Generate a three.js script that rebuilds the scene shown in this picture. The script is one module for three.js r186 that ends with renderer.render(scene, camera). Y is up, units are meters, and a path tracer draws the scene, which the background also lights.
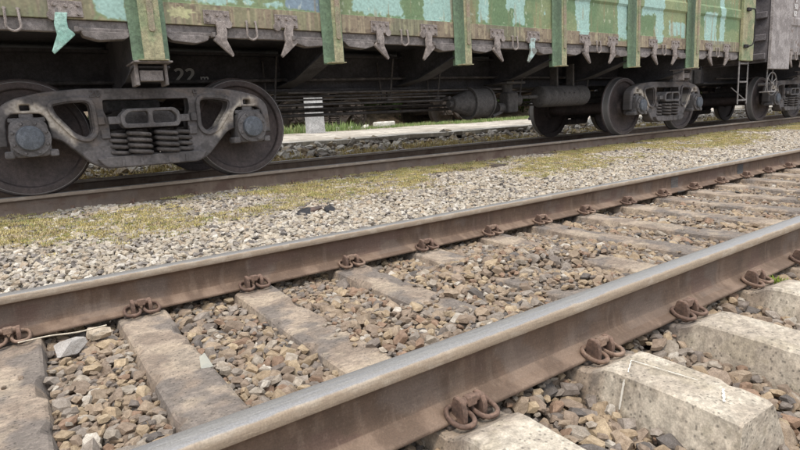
import * as THREE from 'three';
import { mergeGeometries, toCreasedNormals, mergeVertices } from 'three/addons/utils/BufferGeometryUtils.js';
import { ConvexGeometry } from 'three/addons/geometries/ConvexGeometry.js';
import { RoundedBoxGeometry } from 'three/addons/geometries/RoundedBoxGeometry.js';
import { FontLoader } from 'three/addons/loaders/FontLoader.js';
import { TextGeometry } from 'three/addons/geometries/TextGeometry.js';

// ------------------------------------------------------------------ camera, sky, sun, exposure
const scene = new THREE.Scene();
const renderer = new THREE.WebGLRenderer({ antialias: true });
renderer.setSize(1024, 576);
renderer.toneMapping = THREE.LinearToneMapping;
renderer.toneMappingExposure = 1.45;
renderer.shadowMap.enabled = true;
const camera = new THREE.PerspectiveCamera(2 * Math.atan(225 / 559.72) * 180 / Math.PI, 16 / 9, 0.05, 900);
camera.position.set(0, 0.80, 0);
camera.up.set(0.15161, 0.98183, -0.11411);
camera.lookAt(0.56623, 0.80 - 0.1809, -0.80415);
scene.add(camera);

{ // bright overcast: luminance rises from the horizon to about two and a half times that at the zenith
  const W = 256, H = 128, d = new Float32Array(W * H * 4);
  for (let j = 0; j < H; j++) for (let i = 0; i < W; i++) {
    const el = (j + 0.5) / H * Math.PI - Math.PI / 2, s = Math.max(0, Math.sin(el)), k = (j * W + i) * 4;
    const b = 0.62 + 0.86 * s;
    d[k] = b * 0.93; d[k + 1] = b * 0.985; d[k + 2] = b * 1.07; d[k + 3] = 1;
  }
  const t = new THREE.DataTexture(d, W, H, THREE.RGBAFormat, THREE.FloatType);
  t.mapping = THREE.EquirectangularReflectionMapping; t.magFilter = THREE.LinearFilter; t.needsUpdate = true;
  scene.background = t; scene.environment = t;
}
const sun = new THREE.DirectionalLight(0xfff2e2, 1.5);
sun.position.set(-9, 24, 7).multiplyScalar(1.5);
sun.target.position.set(5, 0, -4);
sun.position.add(sun.target.position);
sun.castShadow = true; sun.shadow.radius = 30; sun.shadow.mapSize.set(2048, 2048);
Object.assign(sun.shadow.camera, { left: -22, right: 32, top: 24, bottom: -24, near: 1, far: 110 });
scene.add(sun, sun.target);

// ------------------------------------------------------------------ helpers
function rng(a) { return () => { a |= 0; a = a + 0x6D2B79F5 | 0; let t = Math.imul(a ^ a >>> 15, 1 | a); t = t + Math.imul(t ^ t >>> 7, 61 | t) ^ t; return ((t ^ t >>> 14) >>> 0) / 4294967296; }; }
const lerp = (a, b, t) => a + (b - a) * t, clamp = (x, a = 0, b = 1) => Math.min(b, Math.max(a, x));
const sstep = (a, b, x) => { const t = clamp((x - a) / (b - a)); return t * t * (3 - 2 * t); };
function hash(x, y, s) { let h = Math.imul(x, 374761393) + Math.imul(y, 668265263) + Math.imul(s, 1274126177) | 0; h = Math.imul(h ^ h >>> 13, 1274126177); return ((h ^ h >>> 16) >>> 0) / 4294967296; }
function vnoise(x, y, s, px = 0, py = 0) {          // value noise, periodic in px / py cells when given
  const xi = Math.floor(x), yi = Math.floor(y), fx = x - xi, fy = y - yi;
  const u = fx * fx * (3 - 2 * fx), v = fy * fy * (3 - 2 * fy);
  const w = (n, p) => p ? ((n % p) + p) % p : n;
  const x0 = w(xi, px), x1 = w(xi + 1, px), y0 = w(yi, py), y1 = w(yi + 1, py);
  return lerp(lerp(hash(x0, y0, s), hash(x1, y0, s), u), lerp(hash(x0, y1, s), hash(x1, y1, s), u), v);
}
function fbm(x, y, s, oct = 4, px = 0, py = 0) {
  let a = 0.5, t = 0, n = 0;
  for (let o = 0; o < oct; o++) { t += a * vnoise(x, y, s + o * 17, px, py); n += a; x *= 2; y *= 2; px *= 2; py *= 2; a *= 0.55; }
  return t / n;
}
const mix3 = (a, b, t) => [lerp(a[0], b[0], t), lerp(a[1], b[1], t), lerp(a[2], b[2], t)];
function makeTex(w, h, fn, srgb = true) {
  const d = new Uint8Array(w * h * 4);
  for (let j = 0; j < h; j++) for (let i = 0; i < w; i++) {
    const c = fn((i + 0.5) / w, (j + 0.5) / h), k = (j * w + i) * 4;
    d[k] = clamp(c[0], 0, 255); d[k + 1] = clamp(c[1], 0, 255); d[k + 2] = clamp(c[2], 0, 255); d[k + 3] = 255;
  }
  const t = new THREE.DataTexture(d, w, h, THREE.RGBAFormat, THREE.UnsignedByteType);
  t.wrapS = t.wrapT = THREE.RepeatWrapping; t.magFilter = THREE.LinearFilter; t.minFilter = THREE.LinearMipmapLinearFilter; t.generateMipmaps = true;
  if (srgb) t.colorSpace = THREE.SRGBColorSpace;
  t.needsUpdate = true; return t;
}
const bumpTex = makeTex(512, 512, (u, v) => { const n = 255 * fbm(u * 24, v * 24, 5, 5, 24, 24); return [n, n, n]; }, false);
bumpTex.repeat.set(3, 3);
// mottled metal or paint: base tone, second tone in patches, specks; sizes in metres (1 uv = 1 m)
function grimy(a, b, opt = {}) {
  const { seed = 1, cells = 10, amount = 0.5, speck = 0.25, rough = 0.85, bump = 0.002, metal = 0, streak = 0 } = opt;
  const map = makeTex(256, 256, (u, v) => {
    const n = fbm(u * cells, v * cells, seed, 5, cells, cells);
    let t = sstep(0.5 - amount * 0.3, 0.5 + amount * 0.3, n) * 0.9;
    if (streak) t = clamp(t + streak * (fbm(u * 40, v * 3, seed + 50, 3, 40, 3) - 0.5));
    const f = 1 + speck * (hash(Math.floor(u * 256), Math.floor(v * 256), seed) - 0.5) + 0.3 * (fbm(u * 50, v * 50, seed + 9, 2, 50, 50) - 0.5);
    return mix3(a, b, t).map(c => c * f);
  });
  return new THREE.MeshStandardMaterial({ map, roughness: rough, metalness: metal, bumpMap: bumpTex, bumpScale: bump });
}
function boxUV(g) {
  const p = g.attributes.position, n = g.attributes.normal, uv = new Float32Array(p.count * 2);
  for (let i = 0; i < p.count; i += 3) {
    let ax = 0, ay = 0, az = 0;
    for (let k = 0; k < 3; k++) { ax += Math.abs(n.getX(i + k)); ay += Math.abs(n.getY(i + k)); az += Math.abs(n.getZ(i + k)); }
    for (let k = 0; k < 3; k++) {
      const x = p.getX(i + k), y = p.getY(i + k), z = p.getZ(i + k), q = (i + k) * 2;
      if (az >= ax && az >= ay) { uv[q] = x; uv[q + 1] = y; } else if (ax >= ay) { uv[q] = z; uv[q + 1] = y; } else { uv[q] = x; uv[q + 1] = z; }
    }
  }
  g.setAttribute('uv', new THREE.BufferAttribute(uv, 2)); return g;
}
function flat(g) {
  let r = g.index ? g.toNonIndexed() : g;
  if (!r.attributes.normal) r.computeVertexNormals();
  const o = new THREE.BufferGeometry(); o.setAttribute('position', r.attributes.position); o.setAttribute('normal', r.attributes.normal);
  return o;
}
function geo(list) { return boxUV(mergeGeometries((Array.isArray(list) ? list : [list]).map(flat))); }
function mesh(name, g, m, parent) {
  const o = new THREE.Mesh(Array.isArray(g) || !g.userData.ready ? Object.assign(geo(g), {}) : g, m);
  o.name = name; o.castShadow = o.receiveShadow = true; if (parent) parent.add(o); return o;
}
const ready = g => { g.userData.ready = true; return g; };
const T = (g, x = 0, y = 0, z = 0, rx = 0, ry = 0, rz = 0) => { g.applyMatrix4(new THREE.Matrix4().makeRotationFromEuler(new THREE.Euler(rx, ry, rz))); g.translate(x, y, z); return g; };
const box = (x0, x1, y0, y1, z0, z1, r = 0.006) => T(r ? new RoundedBoxGeometry(x1 - x0, y1 - y0, z1 - z0, 1, Math.min(r, (x1 - x0) / 2.2, (y1 - y0) / 2.2, (z1 - z0) / 2.2)) : new THREE.BoxGeometry(x1 - x0, y1 - y0, z1 - z0), (x0 + x1) / 2, (y0 + y1) / 2, (z0 + z1) / 2);
const cylX = (r, x0, x1, y, z, seg = 20, r2 = r) => T(new THREE.CylinderGeometry(r2, r, x1 - x0, seg), (x0 + x1) / 2, y, z, 0, 0, -Math.PI / 2);
const cylZ = (r, z0, z1, x, y, seg = 20, r2 = r) => T(new THREE.CylinderGeometry(r2, r, z1 - z0, seg), x, y, (z0 + z1) / 2, Math.PI / 2, 0, 0);
const bolt = (x, y, z, r = 0.014, h = 0.014) => T(new THREE.CylinderGeometry(r * 0.85, r, h, 6), x, y, z + h / 2, Math.PI / 2, 0, 0.3);
const tube = (pts, r, seg = 24, rs = 6, closed = false) => new THREE.TubeGeometry(new THREE.CatmullRomCurve3(pts.map(p => new THREE.Vector3(...p)), closed, 'centripetal'), seg, r, rs, closed);
const bar = (a, b, r, rs = 8) => { const A = new THREE.Vector3(...a), B = new THREE.Vector3(...b), g = new THREE.CylinderGeometry(r, r, A.distanceTo(B), rs); g.applyQuaternion(new THREE.Quaternion().setFromUnitVectors(new THREE.Vector3(0, 1, 0), B.clone().sub(A).normalize())); g.translate(...A.add(B).multiplyScalar(0.5).toArray()); return g; };
function shapeOf(pts, holes = []) {
  const mk = (P, C) => { const s = new C(); s.moveTo(P[0][0], P[0][1]); for (let i = 1; i < P.length; i++) s.lineTo(P[i][0], P[i][1]); s.closePath(); return s; };
  const s = mk(pts, THREE.Shape); for (const h of holes) s.holes.push(mk(h, THREE.Path)); return s;
}
function roundPoly(P, r, n = 4) {                    // corner rounding for outlines
  const out = [], L = P.length;
  for (let i = 0; i < L; i++) {
    const p = P[i], a = P[(i + L - 1) % L], b = P[(i + 1) % L], rr = p[2] ?? r;
    const da = Math.hypot(a[0] - p[0], a[1] - p[1]), db = Math.hypot(b[0] - p[0], b[1] - p[1]), k = Math.min(rr, da * 0.48, db * 0.48);
    const A = [p[0] + (a[0] - p[0]) / da * k, p[1] + (a[1] - p[1]) / da * k], B = [p[0] + (b[0] - p[0]) / db * k, p[1] + (b[1] - p[1]) / db * k];
    for (let j = 0; j <= n; j++) { const t = j / n; out.push([(1 - t) ** 2 * A[0] + 2 * t * (1 - t) * p[0] + t * t * B[0], (1 - t) ** 2 * A[1] + 2 * t * (1 - t) * p[1] + t * t * B[1]]); }
  }
  return out;
}
const ext = (pts, holes, depth, bevel = 0.01, seg = 2) => new THREE.ExtrudeGeometry(shapeOf(pts, holes), { depth: depth - 2 * bevel, bevelEnabled: bevel > 0, bevelThickness: bevel, bevelSize: bevel * 0.8, bevelOffset: -bevel * 0.8, bevelSegments: seg, steps: 1 }).translate(0, 0, bevel);
const taken = new Map();
function numbered(n) { const k = taken.get(n) || 0; taken.set(n, k + 1); return k ? `${n}_${String(k).padStart(3, '0')}` : n; }
function top(o, name, label, category, group, kind) {
  o.name = numbered(name); if (label) o.userData.label = label; if (category) o.userData.category = category;
  if (group) o.userData.group = group; if (kind) o.userData.kind = kind; scene.add(o); return o;
}
const font = await new FontLoader().loadAsync('fonts/droid/droid_sans_bold.typeface.json');
const text = (s, size, depth) => { const g = new TextGeometry(s, { font, size, depth, curveSegments: 3, bevelEnabled: false }); g.computeBoundingBox(); return g; };

// ------------------------------------------------------------------ levels and lines
const RT = 0.22, RT2 = 0.361, RT3 = 0.60;             // rail tops of the near, wagon and rear track
const Z1 = -1.079, Z2 = -2.674, ZC = (Z1 + Z2) / 2;   // near track
const Z3 = -5.775, Z4 = -7.37, ZC2 = (Z3 + Z4) / 2;   // wagon track
const ZC3 = -15.1;                                     // rear track
const PROF = [[260, -0.5], [6, -0.4], [1, -0.3], [-0.2, -0.235], [-0.6, -0.17], [-1.0, -0.095], [-1.3, -0.07], [-2.5, -0.07], [-2.8, -0.1], [-3.3, -0.05], [-4.3, 0.03], [-5.0, 0.11], [-5.5, 0.165], [-5.72, 0.172], [-6.0, 0.16], [-7.2, 0.16], [-7.6, 0.2], [-8.0, 0.3], [-8.25, 0.34], [-13.9, 0.38], [-14.0, 0.4], [-16.3, 0.42], [-18.6, 0.5], [-23, 2.6], [-40, 3.6], [-400, 8]];
function prof(z) { for (let i = 1; i < PROF.length; i++) if (z >= PROF[i][1 - 1]) { const a = PROF[i - 1], b = PROF[i]; return lerp(a[1], b[1], (z - a[0]) / (b[0] - a[0])); } return 6; }
const groundY = (x, z) => prof(z) + 0.035 * sstep(2.2, 4.5, x) * sstep(-2.62, -2.45, z) * sstep(-1.1, -1.25, z) + (fbm(x * 1.3, z * 1.3, 11, 3) - 0.5) * 0.05 + (fbm(x * 9, z * 9, 12, 2) - 0.5) * 0.02;

// ------------------------------------------------------------------ ground sheet
{
  const xs = [-260, -90, -40, -15, -7, -4]; for (let x = -3; x < 26; x += 0.07) xs.push(x); xs.push(27, 29, 32, 36, 42, 50, 70, 120, 300);
  const zs = [260, 80, 30, 12, 5, 2.5, 1.5]; for (let z = 1; z > -9; z -= 0.055) zs.push(z); for (let z = -9; z > -26; z -= 0.5) zs.push(z); zs.push(-32, -45, -70, -120, -400);
  const nx = xs.length, nz = zs.length, pos = new Float32Array(nx * nz * 3), uv = new Float32Array(nx * nz * 2), col = new Float32Array(nx * nz * 3), idx = [];
  const soil = [0.84, 0.8, 0.75], dust = [1.25, 1.22, 1.16];                // soaked soil in the tracks, pale stone dust between them
  for (let j = 0; j < nz; j++) for (let i = 0; i < nx; i++) { const k = j * nx + i, zz = zs[j] + (fbm(xs[i] * 2, zs[j] * 2, 14, 3) - 0.5) * 0.5; const c = mix3(soil, dust, sstep(-2.8, -3.2, zz) * sstep(-5.9, -5.6, zz)); col.set(c, k * 3); pos[k * 3] = xs[i]; pos[k * 3 + 1] = groundY(xs[i], zs[j]); pos[k * 3 + 2] = zs[j]; uv[k * 2] = xs[i] / 3; uv[k * 2 + 1] = zs[j] / 3; }
  for (let j = 0; j < nz - 1; j++) for (let i = 0; i < nx - 1; i++) { const a = j * nx + i; idx.push(a, a + 1, a + nx, a + 1, a + nx + 1, a + nx); }
  const g = new THREE.BufferGeometry(); g.setAttribute('position', new THREE.BufferAttribute(pos, 3)); g.setAttribute('uv', new THREE.BufferAttribute(uv, 2)); g.setAttribute('color', new THREE.BufferAttribute(col, 3)); g.setIndex(idx); g.computeVertexNormals();
  const map = makeTex(1024, 1024, (u, v) => {
    const n = fbm(u * 9, v * 9, 31, 5, 9, 9), f = fbm(u * 120, v * 120, 33, 3, 120, 120), w = hash(Math.floor(u * 1024), Math.floor(v * 1024), 3);
    return mix3([134, 120, 102], [172, 156, 134], sstep(0.35, 0.65, n)).map(c => c * (0.6 + 0.7 * f) * (0.85 + 0.3 * w));
  });
  const m = new THREE.MeshStandardMaterial({ map, vertexColors: true, roughness: 1, bumpMap: bumpTex, bumpScale: 0.008 });
  const o = new THREE.Mesh(g, m); o.receiveShadow = o.castShadow = true; top(o, 'ground', 'brown gravelly soil under the railway yard', null, null, 'structure');
}

// ------------------------------------------------------------------ rails
const RAILP = (() => {                                 // half profile (z, y) of a heavy rail, foot at y = 0
  const h = [[0, 0], [0.073, 0], [0.075, 0.003], [0.075, 0.010], [0.072, 0.0125], [0.045, 0.0195], [0.028, 0.026], [0.016, 0.036], [0.0105, 0.05], [0.009, 0.075], [0.009, 0.10], [0.0102, 0.12], [0.014, 0.132], [0.022, 0.138], [0.0345, 0.1445], [0.0368, 0.147], [0.0366, 0.160], [0.0362, 0.1685], [0.0347, 0.1732], [0.031, 0.1764], [0.020, 0.1785], [0.010, 0.1796], [0, 0.18]];
  return h.concat(h.slice(1, -1).reverse().map(([a, b]) => [-a, b]));
})();
function railGeo(x0, x1, grow = 0) {
  const P = RAILP.map(([z, y]) => [z + Math.sign(z) * grow, y + (y > 0.09 ? grow : -grow)]), n = P.length, pos = [], uv = [], nor = [];
  let s = 0; const S = [0]; for (let i = 0; i < n; i++) { const a = P[i], b = P[(i + 1) % n]; s += Math.hypot(a[0] - b[0], a[1] - b[1]); S.push(s); }
  const en = P.map((a, i) => { const b = P[(i + 1) % n], l = Math.hypot(b[0] - a[0], b[1] - a[1]); return [(b[1] - a[1]) / l, -(b[0] - a[0]) / l]; });
  const vn = (i, e) => { const o = e === i ? (i + n - 1) % n : i, d = en[e][0] * en[o][0] + en[e][1] * en[o][1]; const r = d > 0.6 ? [en[e][0] + en[o][0], en[e][1] + en[o][1]] : en[e]; const l = Math.hypot(r[0], r[1]); return [r[0] / l, r[1] / l]; };
  for (let i = 0; i < n; i++) {
    const j = (i + 1) % n, a = P[i], b = P[j]; if (grow && Math.max(a[1], b[1]) > 0.142) continue;
    const na = vn(i, i), nb = vn(j, i);
    const V = [[x0, a, na, S[i]], [x1, a, na, S[i]], [x1, b, nb, S[i + 1]], [x0, a, na, S[i]], [x1, b, nb, S[i + 1]], [x0, b, nb, S[i + 1]]];
    for (const [x, p, q, v] of V) { pos.push(x, p[1], p[0]); nor.push(0, q[1], q[0]); uv.push(x / 4, v / s); }
  }
  const g = new THREE.BufferGeometry(); g.setAttribute('position', new THREE.Float32BufferAttribute(pos, 3)); g.setAttribute('normal', new THREE.Float32BufferAttribute(nor, 3)); g.setAttribute('uv', new THREE.Float32BufferAttribute(uv, 2));
  const cap = (x, d) => { const c = flat(new THREE.ShapeGeometry(shapeOf(P))); c.rotateY(d > 0 ? Math.PI / 2 : -Math.PI / 2); c.translate(x, 0, 0); c.setAttribute('uv', new THREE.Float32BufferAttribute(new Float32Array(c.attributes.position.count * 2), 2)); return c; };
  return ready(grow ? g : mergeGeometries([g, cap(x0, -1), cap(x1, 1)]));
}
const railPerim = (() => { const n = RAILP.length, S = [0]; let s = 0; for (let i = 0; i < n; i++) { const a = RAILP[i], b = RAILP[(i + 1) % n]; s += Math.hypot(a[0] - b[0], a[1] - b[1]); S.push(s); } return v => { const t = v * s; let i = 0; while (i < n - 1 && S[i + 1] < t) i++; const a = RAILP[i], b = RAILP[(i + 1) % n], k = (t - S[i]) / (S[i + 1] - S[i]); return [lerp(a[0], b[0], k), lerp(a[1], b[1], k)]; }; })();
function railMaterial(seed, o = {}) {
  const W = 2048, H = 256, { web = [88, 72, 60], web2 = [106, 87, 73], side = [156, 140, 121], steel = [142, 138, 134] } = o;
  const zone = []; for (let j = 0; j < H; j++) zone.push(railPerim((j + 0.5) / H));
  const map = makeTex(W, H, (u, v) => {
    const [z, y] = zone[Math.min(H - 1, Math.floor(v * H))], e = fbm(u * 60, v * 6, seed, 4, 60, 6);
    const st = fbm(u * 220, v * 12, seed + 3, 4, 220, 12), sp = hash(Math.floor(u * W), Math.floor(v * H), seed), big = fbm(u * 8, v * 2, seed + 7, 3, 8, 2);
    let c;
    const topT = sstep(0.1745, 0.1768, y + (fbm(u * 90, 0.5, seed + 12, 3, 90, 1) - 0.5) * 0.004);
    const sideT = sstep(0.143, 0.1475, y + (e - 0.5) * 0.004);
    c = mix3(web, web2, sstep(0.35, 0.65, e) * 0.7 + 0.3 * big);
    if (y > 0.02 && y < 0.14) c = mix3(c, [112, 101, 94], 0.5 * sstep(0.54, 0.68, fbm(u * 16 + 3, v * 3, seed + 23, 4, 16, 3)));
    if (y > 0.02 && y < 0.14) c = mix3(c, [140, 124, 110], 0.25 * sstep(0.6, 0.74, fbm(u * 120, v * 4, seed + 25, 3, 120, 4)));
    if (y > 0.03 && y < 0.13) c = mix3(c, [96, 76, 66], 0.75 * sstep(0.55, 0.72, fbm(u * 24, v * 9, seed + 21, 4, 24, 9)));
    if (y < 0.035) c = mix3(c, mix3(web2, [160, 140, 122], 0.55), 0.25 + 0.5 * sstep(0.4, 0.7, e));           // dust lying on the foot
    const sideC = mix3(mix3(side, [150, 134, 117], 0.4 * sstep(0.4, 0.68, st)), [186, 175, 160], 0.4 * sstep(0.52, 0.7, fbm(u * 60, v * 20, seed + 30, 4, 60, 20)));
    c = mix3(c, sideC, sideT);
    c = mix3(c, mix3(steel, [136, 134, 134], 0.6 * sstep(0.4, 0.65, fbm(u * 30, v * 160, seed + 5, 3, 30, 160))), topT);
    const pit = sstep(0.72, 0.8, fbm(u * 700, v * 80, seed + 41, 2, 700, 80));
    if (y < 0.15) c = mix3(c, [160, 142, 126], pit * 0.16);
    return c.map(q => q * (0.93 + 0.14 * sp));
  });
  const rm = makeTex(256, H, (u, v) => { const y = zone[Math.min(H - 1, Math.floor(v * H))][1], t = sstep(0.1735, 0.1765, y); return [255, 255 * lerp(0.92, 0.45, t), 255 * lerp(0, 0.35, t)]; }, false);
  return new THREE.MeshStandardMaterial({ map, roughnessMap: rm, metalnessMap: rm, roughness: 1, metalness: 1, bumpMap: bumpTex, bumpScale: 0.0015 });
}
const railMatA = railMaterial(101), railMatB = railMaterial(202, { web: [88, 71, 59], web2: [107, 87, 72], side: [152, 136, 118] }), railMatC = railMaterial(303, { web: [104, 88, 76], web2: [118, 101, 88], side: [146, 132, 119], steel: [150, 146, 142] });
function rail(z, topY, x0, x1, m, label, welds = []) {
  const g = new THREE.Group(); g.position.set(0, topY - 0.18, z);
  mesh('rail_bar', railGeo(x0, x1), m, g);
  for (const [wx, w, wm] of welds) mesh('weld_band', railGeo(wx - w / 2, wx + w / 2, 0.0022), wm, g);
  return top(g, 'rail', label, 'rail');
}
const weldMat = grimy([70, 69, 70], [92, 86, 81], { seed: 77, cells: 18 });
rail(Z1, RT, -12, 46, railMatA, 'rusty steel rail nearest the viewer, crossing the foreground');
rail(Z2, RT, -12, 46, railMatB, 'rusty steel rail behind the row of half buried sleepers', [[4.93, 0.12, weldMat], [6.2, 0.13, weldMat]]);
rail(Z3, RT2, -12, 60, railMatC, 'brown rail carrying the near wheels of the green wagon');
rail(Z4, RT2, -12, 60, railMatC, 'shaded rail under the far wheels of the green wagon');
rail(ZC3 + 0.7975, RT3, -12, 60, railMatC, 'front rail of the rear track under the dark wagons');
rail(ZC3 - 0.7975, RT3, -12, 60, railMatC, 'back rail of the rear track under the dark wagons');

// ------------------------------------------------------------------ concrete sleepers with looped spring clips
const SLY = RT - 0.18 - 0.01;                          // rail seat level
function sleeperTop(az) {                              // top level and half width along the sleeper, az = |z| from its middle
  const P = [[0, -0.014, 0.09], [0.35, -0.012, 0.09], [0.6, -0.003, 0.092], [0.67, 0, 0.094], [0.915, 0, 0.097], [0.955, 0.028, 0.092], [0.985, 0.033, 0.09], [1.2, 0.026, 0.088], [1.35, 0.012, 0.084]];
  for (let i = 1; i < P.length; i++) if (az <= P[i][0]) { const a = P[i - 1], b = P[i], t = (az - a[0]) / (b[0] - a[0]); return [lerp(a[1], b[1], t), lerp(a[2], b[2], t)]; }
  return [P[8][1], P[8][2]];
}
function sleeperGeo(seed) {
  const st = []; for (let z = -1.35; z <= 1.3501; z += 0.03) st.push(Math.abs(Math.abs(z) - 1.35) < 1e-3 ? Math.sign(z) * 1.35 : z);
  const rings = st.map((z, si) => {
    const [y, w] = sleeperTop(Math.abs(z)), bw = 0.15, ch = 0.006, yb = -0.2;
    const n = k => (fbm(z * 9 + k * 3.1, k * 1.7, seed, 3) - 0.5) * 0.005 + (fbm(z * 40 + k * 7, k * 2.7, seed + 4, 2) - 0.5) * 0.002;
    const chip = sstep(0.64, 0.72, fbm(z * 9, 3.3, seed + 8, 2)) * 0.014, chip2 = sstep(0.64, 0.72, fbm(z * 9, 9.3, seed + 8, 2)) * 0.014;
    const R = [[-bw, yb], [lerp(-bw, -w, 0.5) + n(1), lerp(yb, y, 0.5)], [-w - 0.004 + n(2) + chip, y - ch - chip], [-w + ch + n(3) * 0.5 + chip * 1.4, y + n(3) * 0.3]];
    for (let k = 1; k < 6; k++) R.push([lerp(-w + ch, w - ch, k / 6), y + n(3 + k) * 0.35]);
    R.push([w - ch - chip2 * 1.4, y + n(12) * 0.3], [w + 0.004 + n(13) - chip2, y - ch - chip2], [lerp(bw, w, 0.5) + n(14), lerp(yb, y, 0.5)], [bw, yb]);
    const endPull = Math.abs(z) > 1.349;
    return R.map(([x, yy]) => [x, yy, z - (endPull ? Math.sign(z) * 0.0 : 0) + (endPull ? (yy < y - 0.06 ? 0 : -Math.sign(z) * 0.012) : 0)]);
  });
  const m = rings[0].length, pos = [], uv = [], idx = [], VV = [0];
  for (let i = 1; i < m; i++) { const a = rings[20][i - 1], b = rings[20][i]; VV.push(VV[i - 1] + Math.hypot(a[0] - b[0], a[1] - b[1]) / 0.68); }
  rings.forEach((R, j) => R.forEach(([x, y, z], i) => { pos.push(x, y, z); uv.push((st[j] + 1.35) / 2.7, VV[i]); }));
  for (let j = 0; j < rings.length - 1; j++) for (let i = 0; i < m - 1; i++) { const a = j * m + i; idx.push(a, a + m, a + 1, a + 1, a + m, a + m + 1); }
  let g = new THREE.BufferGeometry(); g.setAttribute('position', new THREE.Float32BufferAttribute(pos, 3)); g.setAttribute('uv', new THREE.Float32BufferAttribute(uv, 2)); g.setIndex(idx);
  g = toCreasedNormals(g, 0.35);
  const caps = [0, rings.length - 1].map(j => { const R = rings[j], p = [], u = []; for (let i = 1; i < m - 1; i++) { const tri = j ? [R[0], R[i + 1], R[i]] : [R[0], R[i], R[i + 1]]; for (const q of tri) { p.push(...q); u.push((j ? 0.97 : 0.03) + q[1] * 0.37 * (j ? 1 : -1), 0.5 + q[0] / 0.68); } } const c = new THREE.BufferGeometry(); c.setAttribute('position', new THREE.Float32BufferAttribute(p, 3)); c.setAttribute('uv', new THREE.Float32BufferAttribute(u, 2)); c.computeVertexNormals(); return c; });
  return ready(mergeGeometries([g, ...caps]));
}
function sleeperMaterial(seed) {
  const map = makeTex(1024, 256, (u, v) => {
    const z = u * 2.7 - 1.35, a = Math.abs(z);
    const n = fbm(u * 26, v * 5, seed, 5), f = fbm(u * 260, v * 40, seed + 2, 3), sp = hash(Math.floor(u * 1024), Math.floor(v * 256), seed);
    let c = mix3([162, 150, 134], [182, 171, 154], sstep(0.4, 0.65, n));
    const inner = sstep(0.98, 0.9, a + (fbm(u * 40, v * 8, seed + 20, 3) - 0.5) * 0.12);          // brake dust and oil soaked in between the rails
    c = mix3(c, mix3([130, 115, 101], [155, 139, 122], sstep(0.35, 0.65, n)), inner);
    const oil = sstep(0.48, 0.64, fbm(u * 13 + 3, v * 3.4, seed + 31, 4));
    c = mix3(c, [102, 95, 90], oil * inner * 0.7);
    const dust = sstep(0.55, 0.66, fbm(u * 17, v * 4, seed + 37, 3));
    c = mix3(c, [164, 148, 128], dust * inner * 0.6);
    const lich = sstep(0.6, 0.68, fbm(u * 34, v * 9, seed + 40, 4));
    c = mix3(c, [136, 126, 104], lich * (1 - inner) * 0.25);
    const blk = sstep(0.68, 0.75, fbm(u * 70, v * 20, seed + 44, 3)); c = mix3(c, [104, 96, 86], blk * 0.25);
    const pit = hash(Math.floor(u * 512), Math.floor(v * 128), seed + 5) > 0.965 ? 0.72 : 1;
    return c.map(q => q * pit * (0.8 + 0.36 * f) * (0.9 + 0.2 * sp));
  });
  return new THREE.MeshStandardMaterial({ map, roughness: 0.95, bumpMap: (() => { const t = bumpTex.clone(); t.repeat.set(4, 1); t.needsUpdate = true; return t; })(), bumpScale: 0.005 });
}
const slG = [sleeperGeo(1), sleeperGeo(2), sleeperGeo(3), sleeperGeo(4)], slM = [sleeperMaterial(51), sleeperMaterial(62), sleeperMaterial(73)];
const clipMat = grimy([138, 116, 100], [110, 88, 74], { seed: 8, cells: 24, rough: 0.9, bump: 0.002 });
const clipDark = grimy([116, 94, 81], [92, 73, 63], { seed: 9, cells: 24, rough: 0.9, bump: 0.002 });
const clipG = (() => {                                  // local: rail centre at z = 0, this clip on the +z side, seat at y = 0
  const loop = sx => { const P = []; for (let i = 0; i < 14; i++) { const a = i / 14 * Math.PI * 2, c = Math.cos(a), s = Math.sin(a); const zz = 0.092 + 0.041 * Math.sign(c) * Math.abs(c) ** 0.85; P.push([sx * 0.047 + 0.036 * Math.sign(s) * Math.abs(s) ** 0.8, 0.031 + (0.092 - zz) * 0.22 + (zz < 0.07 ? 0.006 : 0), zz]); } return tube(P, 0.0078, 40, 8, true); };
  const head = (sx, h, dz) => { const P = roundPoly([[-0.028, -0.01, 0.002], [0.022, -0.01, 0.002], [0.026, h * 0.55, 0.01], [0.014, h, 0.01], [-0.02, h, 0.008], [-0.03, h * 0.6, 0.01]], 0.01, 4); const g = ext(P, [], 0.018, 0.003, 1); g.rotateY(Math.PI / 2); g.scale(1, 1, -1); g.translate(sx - 0.009, 0.012, 0.094 + dz); const ix = g.index; return flipFaces(g); };
  return { loops: [ready(geo(loop(-1))), ready(geo(loop(1)))], heads: [ready(geo(head(-0.043, 0.072, -0.006)), 0), ready(geo(head(0.04, 0.066, -0.010)))], barG: ready(geo([cylX(0.0125, -0.04, 0.042, 0.067, 0.084, 10), box(-0.020, 0.020, 0.05, 0.082, 0.072, 0.098, 0.006)])), pad: ready(geo(box(-0.075, 0.075, 0, 0.011, -0.085, 0.085, 0.003))) };
})();
function flipFaces(g) { const p = g.index ? g.toNonIndexed() : g; for (const k of ['position', 'normal', 'uv']) { const a = p.attributes[k]; if (!a) continue; const s = a.itemSize, A = a.array; for (let i = 0; i < a.count; i += 3) for (let q = 0; q < s; q++) { const t = A[(i + 1) * s + q]; A[(i + 1) * s + q] = A[(i + 2) * s + q]; A[(i + 2) * s + q] = t; } } p.computeVertexNormals(); return p; }
function railClip(side, dark) {
  const g = new THREE.Group(); g.name = 'rail_clip'; const m = dark ? clipDark : clipMat;
  for (let k = 0; k < 2; k++) { mesh('spring_loop', clipG.loops[k], m, g); mesh('anchor_head', clipG.heads[k], clipDark, g); }
  mesh('cross_bar', clipG.barG, m, g);
  if (side < 0) g.rotation.y = Math.PI;
  g.scale.set(0.84, 0.9, 0.93);
  return g;
}
const padMat = grimy([60, 54, 50], [80, 70, 62], { seed: 15 });
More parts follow.
